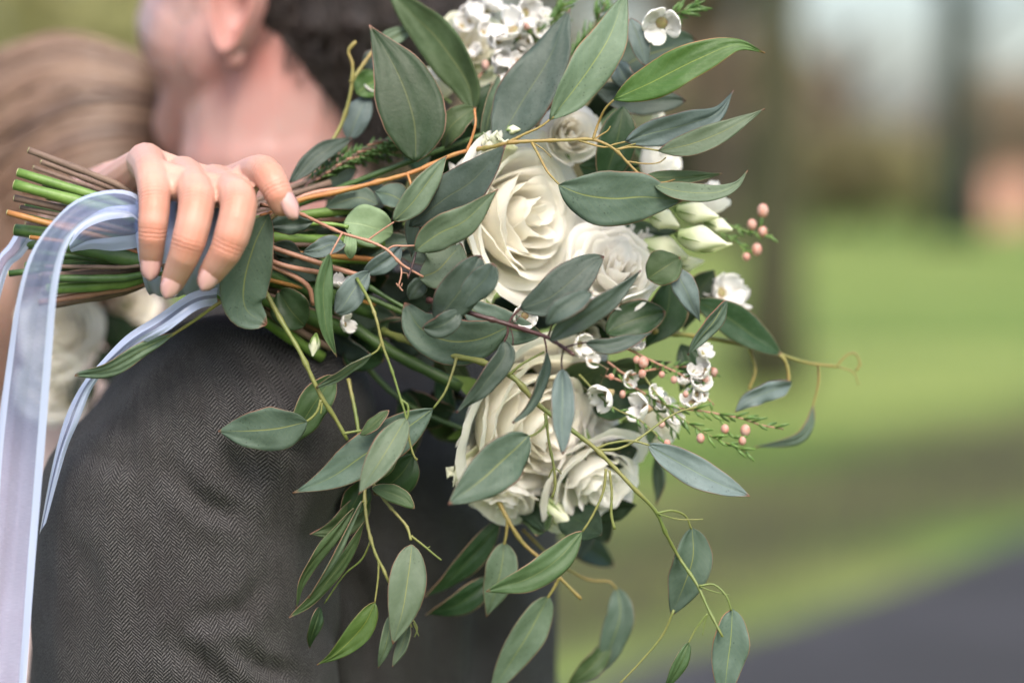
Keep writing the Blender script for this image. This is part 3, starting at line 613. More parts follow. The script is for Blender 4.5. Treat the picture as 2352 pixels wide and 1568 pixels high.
# -- branch: orange-red arching stem to upper left leaves
branch('ro', 'org'); Z = -.004
S('ro', [(600, 500, .0), (690, 460, .0), (780, 440, 0), (860, 420, .0), (950, 395, .0), (1035, 358, 0), (1075, 346, .0), (1120, 338, .004)], 7, 5)
S('ro', [(1072, 346, 0), (1082, 322, 0), (1092, 285, 0), (1090, 250, -.004)], 3.8, 3)
S('ro', [(935, 398, 0), (942, 418, .004), (952, 455, .004)], 4, 3)
leaf('ro', [(1092, 258), (1070, 185), (1010, 95), (950, 35), (882, -40)], 92, 'olive', -.03, -.055, 18, .45, 1.2, .35, .1)
leaf('ro', [(955, 372), (950, 275), (912, 165), (848, 58)], 150, 'dark', .0, -.012, -8, .38, 1.25, .15)
leaf('ro', [(1140, 335), (1200, 232), (1265, 128), (1310, 20)], 122, 'slate', -.008, -.02, 14, .4, 1.2, .2)
leaf('ro', [(1020, 340), (1030, 300), (1065, 265), (1092, 248)], 62, 'olive', -.02, -.02, 25, .5, 1)
leaf('ro', [(1108, 332), (1125, 260), (1138, 210), (1145, 172)], 38, 'sage', -.022, -.03, -40, .5, 1.1)
leaf('ro', [(1100, 300), (1095, 240), (1130, 190)], 50, 'dark', -.03, -.04, 20)
# -- branch: reddish stem through the middle
branch('rm', 'pnk'); Z = .03
S('rm', [(600, 470, .0), (680, 488, .015), (730, 510, .022), (785, 535, .028), (845, 553, .03), (888, 573, .032), (918, 603, .032), (940, 618, .032), (972, 636, .03)], 5, 3)
S('rm', [(844, 552, Z), (872, 532, Z), (905, 510, Z)], 2.4, 2); S('rm', [(786, 535, Z), (772, 560, Z + .003), (758, 586, Z + .004)], 2.8, 2.2)
S('rm', [(888, 574, Z), (905, 565, Z), (930, 565, Z), (955, 564, Z)], 2.6, 2.2)
S('rm', [(920, 606, Z), (922, 630, Z + .002), (915, 658, Z + .003)], 2.4, 1.8); S('rm', [(923, 626, Z), (935, 628, Z), (937, 636, Z)], 1.6, 1.4); S('rm', [(915, 658, Z), (910, 650, Z)], 2, 1.5); S('rm', [(915, 655, Z), (922, 665, Z), (926, 668, Z)], 3, 1.5); S('rm', [(922, 657, Z), (924, 650, Z)], 1.6, 1)
leaf('rm', [(903, 507), (945, 468), (985, 415), (1026, 358)], 60, 'sage', Z, Z - .004, -12, .42, 1.1, .2)
leaf('rm', [(940, 520), (1020, 458), (1085, 415), (1162, 333)], 96, 'slate', Z - .012, Z + .004, 10, .45, 1.2, .12)
leaf('rm', [(953, 576), (1010, 535), (1070, 505), (1144, 434)], 76, 'sage', Z + .006, Z + .012, -10, .38, 1.2, .15, .04)
leaf('rm', [(757, 583), (744, 645), (744, 705), (752, 765), (773, 819)], 40, 'olive', Z, Z - .004, 22, .4, 1.1, .15)
leaf('rm', [(963, 638), (1003, 622), (1035, 588), (1060, 560)], 96, 'sage', Z - .012, Z - .02, 12, .5, .95, .1)
leaf('rm', [(978, 642), (958, 662), (940, 687)], 42, 'slate', Z - .022, Z - .02, 10, .5, 1)
leaf('rm', [(848, 624), (815, 662), (790, 700), (770, 720)], 60, 'blue', Z - .016, Z - .012, 10, .55, .9, .15)
leaf('rm', [(835, 628), (872, 608), (900, 590), (920, 566)], 44, 'blue', Z - .018, Z - .022, -20, .5, .9)
leaf('rm', [(792, 560), (760, 562), (730, 574), (696, 580)], 44, 'blue', Z - .02, Z - .015, -10, .45, 1.0)
# pale lisianthus leaves
branch('pl', 'grn'); S('pl', [(560, 540, -.01), (700, 515, .0), (770, 516, .0), (800, 522, .002)], 7, 5)
leaf('pl', [(790, 512), (828, 515), (865, 525), (902, 535)], 92, 'pale', .0, -.006, 8, .5, .9, .2)
leaf('pl', [(806, 535), (804, 560), (805, 594)], 30, 'pale', .004, .006, 8, .5, .9)
# -- maroon twig (nearest)
branch('mr', 'mar'); Z = .045
S('mr', [(985, 690, .02), (1020, 700, .032), (1060, 712, Z - .004), (1110, 728, Z), (1168, 745, Z), (1215, 760, Z + .004), (1258, 775, Z + .008), (1290, 795, Z + .014), (1318, 815, Z + .02)], 7.2, 4.5)
S('mr', [(1168, 744, Z), (1178, 726, Z), (1196, 708, Z)], 3.6, 2.6); S('mr', [(1170, 746, Z), (1186, 734, Z), (1197, 722, Z)], 1.6, 1.2)
S('mr', [(1166, 746, Z), (1166, 765, Z), (1158, 786, Z)], 3.4, 2.6); S('mr', [(1172, 750, Z), (1178, 775, Z), (1178, 792, Z)], 1.4, 2)
S('mr', [(1250, 774, Z), (1254, 795, Z), (1256, 812, Z)], 2.6, 2); S('mr', [(1295, 800, Z + .014), (1290, 825, Z + .01), (1291, 850, Z + .01)], 2.6, 2); S('mr', [(1258, 776, Z), (1265, 755, Z + .006), (1268, 740, Z + .01)], 3, 2)
S('mr', [(1296, 798, Z + .014), (1325, 790, Z + .01), (1348, 786, Z + .01)], 2.6, 2); S('mr', [(960, 560, .03), (950, 600, .034), (937, 640, .036)], 2.8, 2.2)
leaf('mr', [(1195, 709), (1262, 684), (1322, 636), (1360, 604), (1388, 590)], 88, 'slate', Z, Z - .005, 8, .48, 1.0, .12, .03)
leaf('mr', [(1262, 782), (1310, 742), (1380, 702), (1430, 662), (1472, 621)], 54, 'slate', Z + .022, Z + .012, -22, .38, 1.2)
leaf('mr', [(1255, 745), (1285, 715), (1330, 690), (1360, 672)], 50, 'slate', Z + .03, Z + .028, 15, .5, 1)
leaf('mr', [(1058, 712), (1035, 735), (1005, 750), (970, 752)], 52, 'slate', Z, Z + .006, 15, .5, .9)
leaf('mr', [(1000, 738), (1040, 690), (1075, 640), (1105, 588)], 92, 'slate', Z - .004, Z + .0, -10, .5, .85, .15)
leaf('mr', [(1056, 712), (1085, 670), (1115, 640), (1134, 606)], 62, 'slate', Z + .001, Z + .008, 10, .6, .85, .15)
leaf('mr', [(1160, 783), (1157, 820), (1118, 872), (1085, 910), (1048, 947)], 50, 'slate', Z, Z + .006, 26, .34, 1.1, .5)
leaf('mr', [(1257, 811), (1251, 850), (1232, 905), (1210, 942), (1177, 971)], 22, 'slate', Z + .002, Z + .008, 50, .4, 1.0)
leaf('mr', [(1292, 848), (1292, 910), (1291, 970), (1293, 1043)], 54, 'blue', Z + .012, Z + .016, 10, .42, 1.0, .5)
leaf('mr', [(1346, 788), (1400, 796), (1450, 784), (1497, 764)], 36, 'slate', Z + .01, Z + .004, 25, .4, 1.2)
# -- mid-layer leaves behind the maroon twig
branch('mb', 'dgr'); S('mb', [(640, 560, -.02), (780, 620, -.01), (900, 690, .0), (1000, 740, .0), (1100, 745, .0)], 8, 4)
leaf('mb', [(1170, 748), (1100, 778), (1030, 782), (965, 752), (930, 695)], 104, 'teal', .012, .004, 10, .5, .95, .15)
leaf('mb', [(1058, 690), (1120, 735), (1180, 757), (1245, 768)], 78, 'teal', .008, .01, -8, .5, 1, .1)
leaf('mb', [(1015, 500), (1000, 540), (975, 575)], 90, 'dark', .0, .0); leaf('mb', [(930, 470), (900, 450), (860, 440)], 60, 'teal', -.012, -.015)
leaf('mb', [(870, 470), (820, 455), (740, 480)], 50, 'teal', -.014, -.015); leaf('mb', [(990, 470), (960, 520), (945, 590)], 60, 'slate', .004, .0)
# -- long lime stem lower right
branch('lr', 'lime'); Z = .03
S('lr', [(880, 760, -.02), (980, 800, -.0), (1045, 818, .012), (1110, 832, .02), (1180, 868, Z), (1232, 925, Z), (1290, 970, Z), (1330, 1000, Z), (1368, 1030, Z), (1410, 1072, Z), (1455, 1120, Z), (1505, 1172, Z - .004), (1530, 1225, Z - .008), (1560, 1280, Z - .014), (1600, 1340, Z - .008), (1628, 1400, Z - .004), (1660, 1462, Z)], 8.5, 3.2, 10)
S('lr', [(1048, 822, .014), (1040, 852, .018), (1022, 900, .02), (995, 938, .02)], 4, 2.8)
S('lr', [(1168, 862, Z), (1200, 835, Z), (1250, 808, Z - .004)], 3.6, 2.6)
S('lr', [(1252, 950, Z), (1252, 975, Z + .004), (1232, 995, Z + .01), (1212, 1003, Z + .014)], 3.4, 2.6)
S('lr', [(1254, 950, Z), (1260, 1010, Z), (1272, 1072, Z), (1275, 1115, Z), (1268, 1142, Z)], 3.2, 3.4); spur('lr', 1272, 1074, Z, -12, 24); spur('lr', 1272, 1074, Z, 18, 14)
S('lr', [(1370, 1030, Z), (1400, 1018, Z), (1450, 1012, Z), (1492, 1022, Z)], 3.6, 2.4); S('lr', [(1372, 1034, Z), (1420, 1030, Z), (1465, 1008, Z - .004), (1520, 968, Z - .008), (1560, 945, Z - .01), (1600, 935, Z - .01)], 3.6, 2.2)
S('lr', [(1392, 1076, Z), (1385, 1130, Z), (1360, 1185, Z), (1338, 1220, Z)], 3.6, 2.8); S('lr', [(1400, 1080, Z), (1405, 1130, Z), (1404, 1180, Z), (1412, 1215, Z)], 3, 4)
S('lr', [(1508, 1178, Z - .004), (1545, 1172, Z - .006), (1575, 1185, Z - .01), (1588, 1215, Z - .012)], 3.2, 2.6); S('lr', [(1512, 1180, Z - .004), (1560, 1192, Z), (1615, 1192, Z)], 2, 1.6)
S('lr', [(1606, 1345, Z - .006), (1640, 1342, Z - .006), (1668, 1368, Z - .004), (1680, 1402, Z - .004)], 3, 2.4); S('lr', [(1608, 1347, Z - .006), (1640, 1358, Z - .006), (1675, 1366, Z - .004)], 1.8, 1.4)
S('lr', [(1625, 1408, Z - .004), (1600, 1440, Z - .004), (1580, 1478, Z - .004)], 2.4, 2); spur('lr', 1625, 1410, Z - .004, -12, 48, 2)
S('lr', [(1548, 1400, Z - .014), (1520, 1460, Z - .016), (1470, 1520, Z - .016), (1420, 1572, Z - .016)], 3, 2.2)
leaf('lr', [(995, 938), (930, 985), (840, 1042), (760, 1095), (673, 1132)], 96, 'teal', .018, .008, -8, .42, 1.3, .1)
leaf('lr', [(1214, 1000), (1172, 1040), (1110, 1098), (1030, 1158)], 104, 'teal', Z + .022, Z + .04, 10, .42, 1.05, .2)
leaf('lr', [(1488, 1020), (1560, 1062), (1640, 1105), (1722, 1139)], 70, 'blue', Z - .004, Z - .01, 10, .45, 1.1)
leaf('lr', [(1337, 1220), (1280, 1283), (1212, 1328), (1116, 1358)], 66, 'olive', Z, Z + .012, 10, .45, 1.1)
leaf('lr', [(1590, 1212), (1590, 1280), (1572, 1340), (1543, 1412)], 88, 'teal', Z - .02, Z - .028, 12, .42, 1.0)
leaf('lr', [(1682, 1398), (1678, 1470), (1670, 1530), (1662, 1610)], 82, 'teal', Z - .006, Z - .01, 8, .4, 1.0)
leaf('lr', [(1582, 1475), (1568, 1510), (1550, 1545), (1525, 1585)], 32, 'olive', Z - .004, Z - .008, 25, .4, 1.1)
# -- olive stems falling over the sleeve
branch('lf', 'lime'); Z = .022
S('lf', [(560, 600, .0), (610, 672, .01), (645, 735, .016), (690, 810, Z), (735, 905, Z), (770, 960, Z - .004), (798, 1010, Z - .006)], 7, 5)
S('lf', [(737, 918, Z), (728, 945, Z), (708, 965, Z), (680, 976, Z)], 3.8, 3); S('lf', [(740, 925, Z), (737, 950, Z)], 2.6, 2.2)
S('lf', [(790, 995, Z), (830, 988, Z)], 3.6, 3)
leaf('lf', [(705, 968), (640, 983), (570, 989), (501, 990)], 98, 'teal', Z + .004, Z - .004, 8, .42, 1.05, .1)
leaf('lf', [(768, 862), (722, 925), (684, 985), (652, 1032)], 72, 'olive', Z - .02, Z - .022, 20, .4, 1.1)
leaf('lf', [(828, 998), (855, 978), (893, 942)], 28, 'olive', Z, Z, 35, .5, .95)
S('lf', [(800, 870, -.002), (815, 940, .004), (825, 1000, .008)], 5, 5)
# -- thin green stem with hanging sprays
branch('lc', 'lime'); Z = .034
S('lc', [(820, 640, .02), (848, 690, .03), (865, 735, Z), (878, 790, Z), (900, 850, Z), (920, 915, Z), (931, 950, Z), (935, 975, Z), (940, 1010, Z), (950, 1045, Z), (958, 1056, Z)], 4.2, 2.6)
S('lc', [(876, 786, Z), (868, 803, Z), (850, 816, Z)], 2.8, 2.2); spur('lc', 875, 790, Z, -8, 14, 2); spur('lc', 900, 850, Z, 6, 16, 1.8); S('lc', [(922, 918, Z), (936, 930, Z), (937, 952, Z), (932, 966, Z)], 3.2, 2.8)
leaf('lc', [(852, 813), (815, 838), (775, 865), (727, 889)], 20, 'sage', Z, Z - .01, 45, .45, 1)
leaf('lc', [(932, 960), (903, 1010), (866, 1070), (824, 1135)], 66, 'sage', Z, Z + .016, -14, .42, 1.1, .3)
leaf('lc', [(905, 1010), (880, 1060), (850, 1105)], 52, 'olive', Z - .012, Z - .01, 20, .5, 1)
leaf('lc', [(950, 1045), (915, 1095), (860, 1135)], 80, 'dark', .0, -.004, 20, .5, 1)
S('lc', [(830, 1040, .005), (838, 1100, .012), (838, 1150, .018), (845, 1210, .022), (862, 1270, .024), (880, 1305, .024), (893, 1335, .024), (930, 1400, .01), (945, 1440, .01)], 5, 3)
S('lc', [(850, 1100, .008), (885, 1150, .014), (915, 1185, .018), (935, 1210, .02), (944, 1240, .024)], 4.4, 3.4); S('lc', [(944, 1230, .022), (970, 1250, .022), (1000, 1275, .022), (1014, 1286, .022)], 3.2, 2.4); spur('lc', 980, 1258, .022, 8, -4, 2)
S('lc', [(870, 1288, .024), (868, 1330, .024), (861, 1383, .024)], 2.8, 2.2); S('lc', [(850, 1245, .02), (830, 1285, .016), (790, 1320, .012), (745, 1385, .008)], 2.6, 1.8); S('lc', [(838, 1150, .018), (832, 1152, .02)], 3, 2)
S('lc', [(940, 1410, .01), (958, 1440, .01), (952, 1462, .01)], 2.8, 1.6); S('lc', [(950, 1430, .01), (962, 1460, .01)], 2, 1.2)
leaf('lc', [(855, 1120), (885, 1128), (920, 1142), (952, 1167)], 40, 'olive', .016, .02, 15, .5, 1)
leaf('lc', [(830, 1150), (803, 1210), (762, 1290), (708, 1372)], 15, 'sage', .022, .016, 55, .45, 1)
leaf('lc', [(812, 1166), (772, 1222), (730, 1275), (695, 1330), (680, 1397)], 27, 'olive', .02, .012, 35, .42, 1.1)
leaf('lc', [(836, 1195), (802, 1265), (757, 1327), (715, 1378), (664, 1417)], 30, 'olive', .018, .012, 30, .5, 1.1)
leaf('lc', [(735, 1395), (725, 1430), (715, 1460), (711, 1486)], 30, 'dark', .006, .004, 40, .4, 1)
leaf('lc', [(861, 1382), (838, 1430), (800, 1475), (765, 1505), (728, 1526)], 54, 'green', .024, .02, 12, .35, 1.4, .35)
leaf('lc', [(946, 1250), (938, 1320), (925, 1400), (902, 1478)], 84, 'sage', .024, .028, 8, .4, 1.05, .15)
leaf('lc', [(900, 1410), (888, 1470), (869, 1533)], 32, 'sage', .018, .016, 20, .4, 1.1); leaf('lc', [(938, 1425), (926, 1475), (902, 1530)], 28, 'sage', .02, .018, -25, .4, 1.1)
leaf('lc', [(840, 1130), (810, 1180), (770, 1215), (712, 1226)], 60, 'olive', .0, -.002, 20, .4, 1.3)
leaf('lc', [(838, 1100), (815, 1150), (790, 1190)], 60, 'dark', .002, .0, 20, .5, 1)
# -- dark lower centre spray (behind)
branch('lb', 'yel'); Z = -.02
S('lb', [(1130, 1120, -.03), (1165, 1190, Z), (1200, 1245, Z), (1250, 1290, Z), (1300, 1340, Z), (1335, 1375, Z)], 6, 4)
S('lb', [(1166, 1195, Z), (1163, 1225, Z), (1158, 1250, Z)], 4.5, 3.5); S('lb', [(1285, 1325, Z), (1272, 1350, Z), (1258, 1372, Z)], 4.5, 3.5)
S('lb', [(1200, 1215, -.05), (1280, 1290, -.055), (1350, 1330, -.06), (1400, 1335, -.06), (1418, 1356, -.06)], 4, 3)
leaf('lb', [(1148, 1192), (1092, 1270), (1032, 1330), (975, 1370)], 54, 'dark', -.04, -.05, 20, .4, 1.3); leaf('lb', [(1130, 1325), (1062, 1382), (978, 1412)], 56, 'dark', -.05, -.055, 20, .4, 1.3)
leaf('lb', [(1158, 1245), (1152, 1300), (1137, 1358), (1117, 1415)], 72, 'sage', Z - .004, Z - .008, 10, .38, 1.2)
leaf('lb', [(1260, 1368), (1225, 1435), (1182, 1505), (1125, 1595)], 76, 'sage', Z - .006, Z - .014, 10, .4, 1.0)
leaf('lb', [(1418, 1350), (1424, 1410), (1405, 1475), (1380, 1545)], 66, 'teal', -.06, -.065, 10, .42, .95); leaf('lb', [(1400, 1480), (1352, 1535), (1300, 1578)], 48, 'olive', -.062, -.06, 20, .4, 1.1)
# -- right-hand greenery
branch('rb', 'yel'); Z = -.03
S('rb', [(1500, 760, -.03), (1620, 775, -.045), (1700, 790, -.05), (1780, 810, -.05), (1850, 832, -.055), (1925, 842, -.06)], 7, 3)
S('rb', [(1380, 640, -.03), (1450, 720, -.03), (1500, 760, -.03)], 5, 7); S('rb', [(1740, 802, -.05), (1790, 815, -.045), (1808, 840, -.045), (1812, 880, -.045)], 5, 4); S('rb', [(1722, 800, -.05), (1735, 850, -.05), (1720, 895, -.05)], 5, 4)
S('rb', [(1880, 838, -.06), (1880, 880, -.06), (1865, 940, -.06)], 3, 2.4); S('rb', [(1920, 842, -.06), (1945, 815, -.06), (1965, 812, -.06), (1975, 835, -.06), (1965, 852, -.06)], 2.4, 3.5); S('rb', [(1925, 842, -.06), (1960, 855, -.06), (1972, 885, -.06)], 2, 1.5)
leaf('rb', [(1818, 880), (1772, 897), (1722, 917), (1688, 946)], 42, 'blue', -.045, -.03, 15, .45, 1, .3, .25)
leaf('rb', [(1868, 930), (1858, 975), (1825, 1010), (1735, 1025)], 24, 'teal', -.06, -.065, 15)
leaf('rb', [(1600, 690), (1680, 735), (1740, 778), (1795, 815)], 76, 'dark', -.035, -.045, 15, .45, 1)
leaf('rb', [(1548, 618), (1575, 665), (1590, 700), (1608, 738)], 54, 'blue', -.005, -.01, 10, .35, 1.1)
leaf('rb', [(1668, 690), (1640, 735), (1607, 775), (1580, 815)], 34, 'teal', .0, .004, 40, .42, 1.1)
leaf('rb', [(1488, 640), (1520, 618), (1562, 592)], 82, 'olive', -.004, -.006, 12, .5, 1)
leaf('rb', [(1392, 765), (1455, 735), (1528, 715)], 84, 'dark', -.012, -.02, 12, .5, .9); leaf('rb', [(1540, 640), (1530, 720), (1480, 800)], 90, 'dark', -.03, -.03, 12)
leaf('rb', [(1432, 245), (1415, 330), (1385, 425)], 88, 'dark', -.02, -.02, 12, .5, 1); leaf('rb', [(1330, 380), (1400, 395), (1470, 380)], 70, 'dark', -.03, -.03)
leaf('rb', [(1402, 175), (1480, 128), (1600, 98)], 104, 'teal', -.035, -.05, 12, .55, .9); leaf('rb', [(1448, 42), (1467, 92), (1484, 152)], 44, 'blue', -.02, -.02, 15, .5, 1)
leaf('rb', [(1362, 200), (1450, 228), (1575, 232)], 70, 'slate', -.035, -.045, 15, .5, 1); leaf('rb', [(1415, 140), (1440, 185), (1470, 190)], 50, 'blue', -.03, -.03)
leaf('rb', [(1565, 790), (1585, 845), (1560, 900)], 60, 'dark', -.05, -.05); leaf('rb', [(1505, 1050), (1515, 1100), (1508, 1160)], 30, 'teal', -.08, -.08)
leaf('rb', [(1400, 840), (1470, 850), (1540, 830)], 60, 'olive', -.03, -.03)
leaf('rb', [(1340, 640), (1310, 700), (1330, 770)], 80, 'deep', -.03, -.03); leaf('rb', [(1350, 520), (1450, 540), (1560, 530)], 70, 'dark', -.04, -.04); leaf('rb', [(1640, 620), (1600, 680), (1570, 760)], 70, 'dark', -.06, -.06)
# -- leaves beside the hand and upper left
branch('hl', 'yel'); Z = .035
S('hl', [(660, 480, .02), (632, 490, Z), (610, 510, Z + .004)], 4.5, 3.5)
leaf('hl', [(618, 492), (585, 560), (560, 650), (565, 710), (612, 745)], 112, 'teal', Z + .006, Z - .005, 8, .55, .85, .15)
leaf('hl', [(720, 508), (670, 512), (605, 522)], 52, 'slate', .01, .014, 10); leaf('hl', [(740, 640), (690, 610), (625, 575)], 60, 'slate', -.01, -.005); leaf('hl', [(700, 748), (668, 712), (640, 668)], 88, 'dark', .0, .0, 10, .5, .95)
leaf('hl', [(690, 580), (650, 570), (612, 570)], 40, 'slate', .0, .004)
leaf('hl', [(665, 420), (730, 358), (808, 318)], 44, 'slate', -.02, -.035, 10, .5, 1.1); leaf('hl', [(800, 320), (820, 270), (845, 220)], 60, 'blue', -.045, -.05, 10, .5, .9)
branch('hu', 'yel')
S('hu', [(740, 360, -.03), (782, 290, -.035), (805, 215, -.035), (810, 150, -.035), (800, 118, -.035), (818, 95, -.035)], 5.5, 4.5); S('hu', [(806, 190, -.035), (840, 140, -.04), (870, 100, -.045)], 6, 4)
leaf('hu', [(818, 215), (845, 195), (880, 175)], 66, 'green', -.045, -.05, 10, .5, .9); leaf('hu', [(862, 112), (905, 85), (958, 62)], 40, 'sage', -.05, -.055, 10); leaf('hu', [(840, 160), (860, 130), (880, 120)], 40, 'blue', -.05, -.05)
# long stray leaf to lower left
branch('sl', 'yel'); S('sl', [(560, 690, .02), (515, 690, .03), (440, 740, .03), (370, 785, .03)], 5, 4)
leaf('sl', [(400, 765), (330, 800), (250, 848), (172, 862)], 36, 'sage', .03, .024, 20, .5, 1.05)
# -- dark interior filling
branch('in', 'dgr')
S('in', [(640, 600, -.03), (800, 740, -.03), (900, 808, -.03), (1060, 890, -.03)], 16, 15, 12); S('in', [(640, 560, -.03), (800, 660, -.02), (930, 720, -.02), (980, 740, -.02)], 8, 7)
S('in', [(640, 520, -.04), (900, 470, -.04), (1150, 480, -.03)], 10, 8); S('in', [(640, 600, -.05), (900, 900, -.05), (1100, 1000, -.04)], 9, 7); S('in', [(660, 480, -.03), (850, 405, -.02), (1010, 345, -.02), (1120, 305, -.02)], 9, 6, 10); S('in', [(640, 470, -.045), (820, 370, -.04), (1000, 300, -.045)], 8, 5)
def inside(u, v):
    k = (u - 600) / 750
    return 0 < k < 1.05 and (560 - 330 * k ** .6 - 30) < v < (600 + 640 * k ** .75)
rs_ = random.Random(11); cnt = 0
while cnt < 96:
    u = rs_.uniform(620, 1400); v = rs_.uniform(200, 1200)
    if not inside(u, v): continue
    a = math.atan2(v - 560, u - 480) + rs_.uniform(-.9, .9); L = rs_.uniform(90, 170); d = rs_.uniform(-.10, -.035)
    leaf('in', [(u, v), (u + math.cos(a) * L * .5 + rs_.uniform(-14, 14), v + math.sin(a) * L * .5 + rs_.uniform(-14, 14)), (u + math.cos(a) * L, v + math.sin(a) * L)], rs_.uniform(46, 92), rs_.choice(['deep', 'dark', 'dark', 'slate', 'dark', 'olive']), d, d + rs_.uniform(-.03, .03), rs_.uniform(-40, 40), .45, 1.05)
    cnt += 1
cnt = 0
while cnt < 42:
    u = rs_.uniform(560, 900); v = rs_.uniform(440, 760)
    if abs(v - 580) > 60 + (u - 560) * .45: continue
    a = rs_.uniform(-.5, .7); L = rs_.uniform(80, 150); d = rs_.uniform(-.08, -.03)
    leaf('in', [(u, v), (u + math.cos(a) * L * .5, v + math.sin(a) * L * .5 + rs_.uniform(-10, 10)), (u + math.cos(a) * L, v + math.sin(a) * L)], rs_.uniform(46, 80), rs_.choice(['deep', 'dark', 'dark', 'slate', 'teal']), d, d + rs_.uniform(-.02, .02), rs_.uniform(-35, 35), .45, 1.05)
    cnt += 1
lab = {'ur': 'fresh yellow green branch with long sage leaves pointing right', 'ro': 'orange stem carrying the biggest dark upright leaves', 'rm': 'pinkish branch with speckled leaves crossing the middle', 'pl': 'pale soft leaves beside the fingers', 'mr': 'dark maroon twig with slate leaves in front of the roses', 'mb': 'blue green leaves behind the maroon twig',
       'lr': 'long lime green branch trailing to the lower right', 'lf': 'olive stem hanging over the sleeve', 'lc': 'thin lime twig with narrow leaves hanging in front of the jacket', 'lb': 'blurred branch hanging below the lower rose', 'rb': 'greenery behind the flowers at the right', 'hl': 'leaves beside the hand and along the upper left edge', 'hu': 'yellow blurred stem against the dark hair', 'sl': 'stray leaf curling down beside the ribbon', 'in': 'dark leaves and stems inside the bouquet'}
for key, (mb, mk, lvs) in BRN.items():
    b = mb.obj('eucalyptus_branch', SM[mk], bq); b['label'] = lab[key]
    for V_, uvs, N, M, m in lvs:
        x = MB(); x.grid(V_, N, M, uvs); lo = x.obj('leaf', LM[m], b)
        md = lo.modifiers.new('thick', 'SOLIDIFY'); md.thickness = .0004; md.offset = 0
# ---------------------------------------------------------------- roses
def rose(name, label, c, ax, Rr, n, op=1.0, ruf=.05, mats=(PM, PMR), roll=0., squeeze=1.0, inner=.10, Hf=.95, seed=1, part='rose'):
    rg = random.Random(seed); ax = ax.normalized(); A = ax.orthogonal().normalized(); B = ax.cross(A)
    core = MB(); c = Vector(c)
    prof = [(-.42, .03), (-.36, .14), (-.2, .22), (-.05, .24), (.1, .1)]
    core.tube([c + ax * z * Rr for z, _ in prof], [r * Rr for _, r in prof], 10)
    for k in range(5):
        a = k * 2 * math.pi / 5 + roll; dr_ = A * math.cos(a) + B * math.sin(a); sd_ = ax.cross(dr_); pts = []
        for i in range(7):
            f = i / 6; wv_ = .1 * Rr * math.sin(math.pi * min(1, .15 + .85 * f)) + .001
            ctr = c + ax * (-.25 + .1 * f - .28 * f * f) * Rr + dr_ * (.2 + .5 * f) * Rr
            for s in (-1, 0, 1): pts.append(ctr + sd_ * s * wv_ + ax * (.02 * Rr * abs(s)))
        core.grid(pts, 7, 3)
    ro = core.obj(name, SEPAL, bq); ro['label'] = label
    for i in range(n):
        f = i / (n - 1); phi = roll + i * 2.39996 + rg.uniform(-.2, .2)
        rm = Rr * (inner + (1 - inner) * f ** .85) * rg.uniform(.96, 1.04); H = Rr * Hf * (1.0 - .30 * f ** 1.5) * rg.uniform(.94, 1.04)
        Wm = 1.6 - .40 * f ** .6; ou = op * f ** 1.3
        p0 = (.06 * Rr, -.22 * Rr); p1 = (rm * (.85 + .15 * ou), -.12 * Rr + .1 * Rr * (1 - f)); p2 = (rm * (.92 + .22 * ou), H * .72); p3 = (rm * (.86 + .45 * ou), H * (1 - .12 * ou))
        lip = .15 * ou + .03; ph1 = rg.random() * 6.28; ph2 = rg.random() * 6.28; N, M = 15, 21; pts = []; uvs = []; lean = rg.uniform(-.06, .06); curlside = rg.uniform(-.6, .6)
        for a in range(N):
            h0 = a / (N - 1)
            for b in range(M):
                s = -1 + 2 * b / (M - 1); h = h0 * (1 - .12 * s * s - .30 * abs(s) ** 3.6 - .015 * math.sin(s * 9 + ph1))
                u1 = 1 - h
                r = u1 ** 3 * p0[0] + 3 * u1 * u1 * h * p1[0] + 3 * u1 * h * h * p2[0] + h ** 3 * p3[0]
                z = u1 ** 3 * p0[1] + 3 * u1 * u1 * h * p1[1] + 3 * u1 * h * h * p2[1] + h ** 3 * p3[1]
                e_ = max(0, h0 - .78) / .22
                r += Rr * lip * e_ ** 1.8 * (.6 + .6 * abs(s + curlside) * .6); z -= Rr * lip * .55 * e_ ** 2.5
                r += Rr * (.05 * s + ruf * h0 ** 3 * (math.sin(3.3 * s + ph1) + .5 * math.sin(7.7 * s + ph2)) * (.35 + .65 * f)) + lean * Rr * h
                z += Rr * ruf * .6 * h0 ** 4 * (math.sin(6 * s + ph2) + .4 * math.sin(15 * s + ph1)) + Rr * .012 * h0 ** 6 * math.sin(37 * s + ph2)
                Wh = Wm * (.66 + .34 * math.sin(min(1, h / .6) * math.pi / 2))
                an = phi + s * Wh
                r = max(r, .01 * Rr)
                pts.append(c + (A * math.cos(an) + B * math.sin(an)) * r + ax * z); uvs.append((s * .5 + .5, h0))
        m = MB(); m.grid(pts, N, M, uvs); po = m.obj('petal', mats[1] if f > .72 else mats[0], ro)
        po['t'] = 0; del po['t']
    return ro
rose('rose', 'large cream rose at the centre of the bouquet', P(1135, 500, -.035), cv(.74, .03, .62), .0370, 25, .8, .035, seed=4, roll=.7)
rose('rose', 'large cream rose at the bottom of the bouquet', P(1165, 940, -.045), cv(.62, -.28, .6), .0415, 31, .8, .05, seed=9, roll=2.1)
rose('rose', 'half open white rose behind the upper stem', P(1300, 318, -.045), cv(.25, .12, .95), .0165, 16, .35, .03, mats=(PM, PMW), seed=5, Hf=1.3)
rose('lisianthus', 'ruffled white flower right of the central rose', P(1405, 640, -.032), cv(.15, .45, .85), .0215, 16, .9, .10, mats=(PMW, PMW), seed=6, Hf=1.1)
rose('lisianthus', 'ruffled lower half of the white flower', P(1420, 595, -.045), cv(.25, .75, .6), .018, 12, .5, .10, mats=(PMW, PMW), seed=16, Hf=1.2)
rose('rose', 'blurred white flower under the blue leaves', P(1490, 375, -.07), cv(.8, .1, .5), .0145, 10, .5, .05, mats=(PMW, PMW), seed=7, Hf=1.2)
